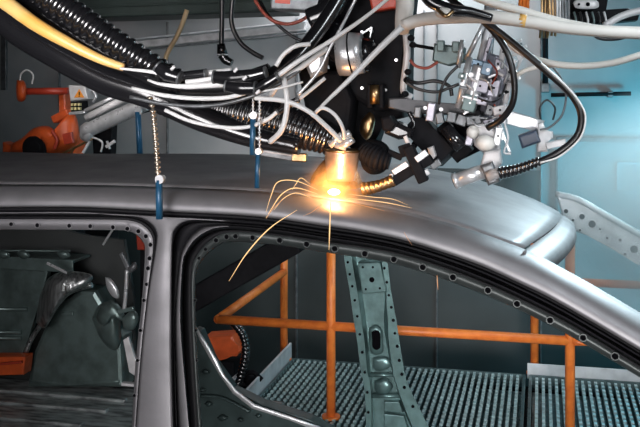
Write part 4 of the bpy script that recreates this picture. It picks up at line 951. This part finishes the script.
# blue haze at the right
def haze(nt, v):
    tc = nt.nodes.new('ShaderNodeTexCoord')
    mp = nt.nodes.new('ShaderNodeMapping'); mp.inputs['Scale'].default_value = (1 / .75, 1 / .95, 1 / .5)
    nt.links.new(tc.outputs['Object'], mp.inputs[0])
    ln = nt.nodes.new('ShaderNodeVectorMath'); ln.operation = 'LENGTH'; nt.links.new(mp.outputs[0], ln.inputs[0])
    nz_ = nt.nodes.new('ShaderNodeTexNoise'); nz_.inputs['Scale'].default_value = 2.2; nz_.inputs['Detail'].default_value = 3; nt.links.new(tc.outputs['Object'], nz_.inputs['Vector'])
    mr = nt.nodes.new('ShaderNodeMapRange'); mr.inputs[1].default_value = .15; mr.inputs[2].default_value = 1.0; mr.inputs[3].default_value = 1; mr.inputs[4].default_value = 0
    nt.links.new(ln.outputs['Value'], mr.inputs[0])
    ml = nt.nodes.new('ShaderNodeMath'); ml.operation = 'MULTIPLY'; nt.links.new(mr.outputs[0], ml.inputs[0]); nt.links.new(nz_.outputs['Fac'], ml.inputs[1])
    m2 = nt.nodes.new('ShaderNodeMath'); m2.operation = 'MULTIPLY'; m2.inputs[1].default_value = 7; nt.links.new(ml.outputs[0], m2.inputs[0])
    v.inputs['Color'].default_value = (.9, .97, 1, 1)
    nt.links.new(m2.outputs[0], v.inputs['Density'])
hz = thing('welding_smoke', 'pale blue smoke haze hanging around the windscreen opening at right', 'smoke', (0.6, 3.75, Z(-.5)))
b = BM(); ball(b, (0.6, 3.75, Z(-.5)), 1.0, 24, 0, (.75, .95, .5))
o = obj('haze', b, volume_mat('smoke', haze), hz); tag(o, kind='stuff')

# ------------------------------------------------------------------ light
def area(name, loc, tgt, size, col, power, spread=180, sy=None):
    l = bpy.data.lights.new(name, 'AREA'); l.energy = power; l.color = col; l.size = size
    if sy: l.shape = 'RECTANGLE'; l.size_y = sy
    l.spread = math.radians(spread)
    o = bpy.data.objects.new(name, l); C.objects.link(o); o.location = loc
    o.rotation_euler = (Vector(tgt) - Vector(loc)).to_track_quat('-Z', 'Y').to_euler()
    return o
area('key_lamp', (-1.1, -0.5, Z(0.16)), (-1.1, 2.4, Z(-.4)), 1.1, (1, .96, .98), 4.6, 52)
area('low_lamp', (0.25, -0.3, Z(-.8)), (-0.35, 3.6, Z(-1.0)), 0.7, (1, .97, .96), 6.5, 44)
area('wall_lamp', (-0.8, WY - .32, Z(.8)), (-.8, WY, Z(.25)), 1.2, (1, .97, .98), 15, 150, .2)
area('blue_lamp', (1.0, 4.6, Z(-.6)), (.6, WY, Z(-.6)), 0.4, (.08, .74, 1.0), 14, 130)
area('roof_lamp', (1.2, 4.9, Z(1.2)), (.35, 2.8, Z(-.4)), 0.6, (.72, .93, 1.0), 8.5, 45)
area('haze_fill', (1.75, 3.5, Z(0.3)), (.5, 3.75, Z(-.5)), 0.4, (.55, .90, 1.0), 14, 55)  # added light without a visible source, brightens the smoke
area('front_lamp', (1.0, 1.2, Z(0.7)), (.3, 2.6, Z(.05)), 0.5, (.88, .95, 1.0), 4.2, 60)
area('robot_fill', (-2.2, 2.9, Z(.75)), (-2.0, 4.3, Z(-.15)), 0.3, (1, .95, .92), .8, 44)  # added to lift the dim left robot; stands for no real lamp
area('hose_fill', (-1.0, .55, Z(-.05)), (-1.2, 2.3, Z(.2)), 0.8, (1, .97, .97), 4.0, 46)  # added fill close to the hoses for rib highlights and whiter cables
l = bpy.data.lights.new('weld_light', 'POINT'); l.energy = 1.6; l.color = (1, .46, .16); l.shadow_soft_size = .02
o = bpy.data.objects.new('weld_light', l); C.objects.link(o); o.location = P(334, 186, 2.36)
w = bpy.data.worlds.new('shop_air'); sc.world = w; w.use_nodes = True
w.node_tree.nodes['Background'].inputs[0].default_value = (.5, .62, .62, 1)
w.node_tree.nodes['Background'].inputs[1].default_value = .02

# ------------------------------------------------------------------ camera
cd = bpy.data.cameras.new('camera'); cam = bpy.data.objects.new('camera', cd); C.objects.link(cam)
cam.location = (0, 0, CAMZ); cam.rotation_euler = (PI / 2, 0, TH)
cd.sensor_width = 36; cd.lens = F / 640 * 36; cd.shift_y = (HOR - 213.5) / 640; cd.clip_start = .05
sc.camera = cam
vs = sc.view_settings
vs.view_transform = 'Standard'; vs.look = 'None'; vs.exposure = 0; vs.gamma = 1; vs.use_curve_mapping = False
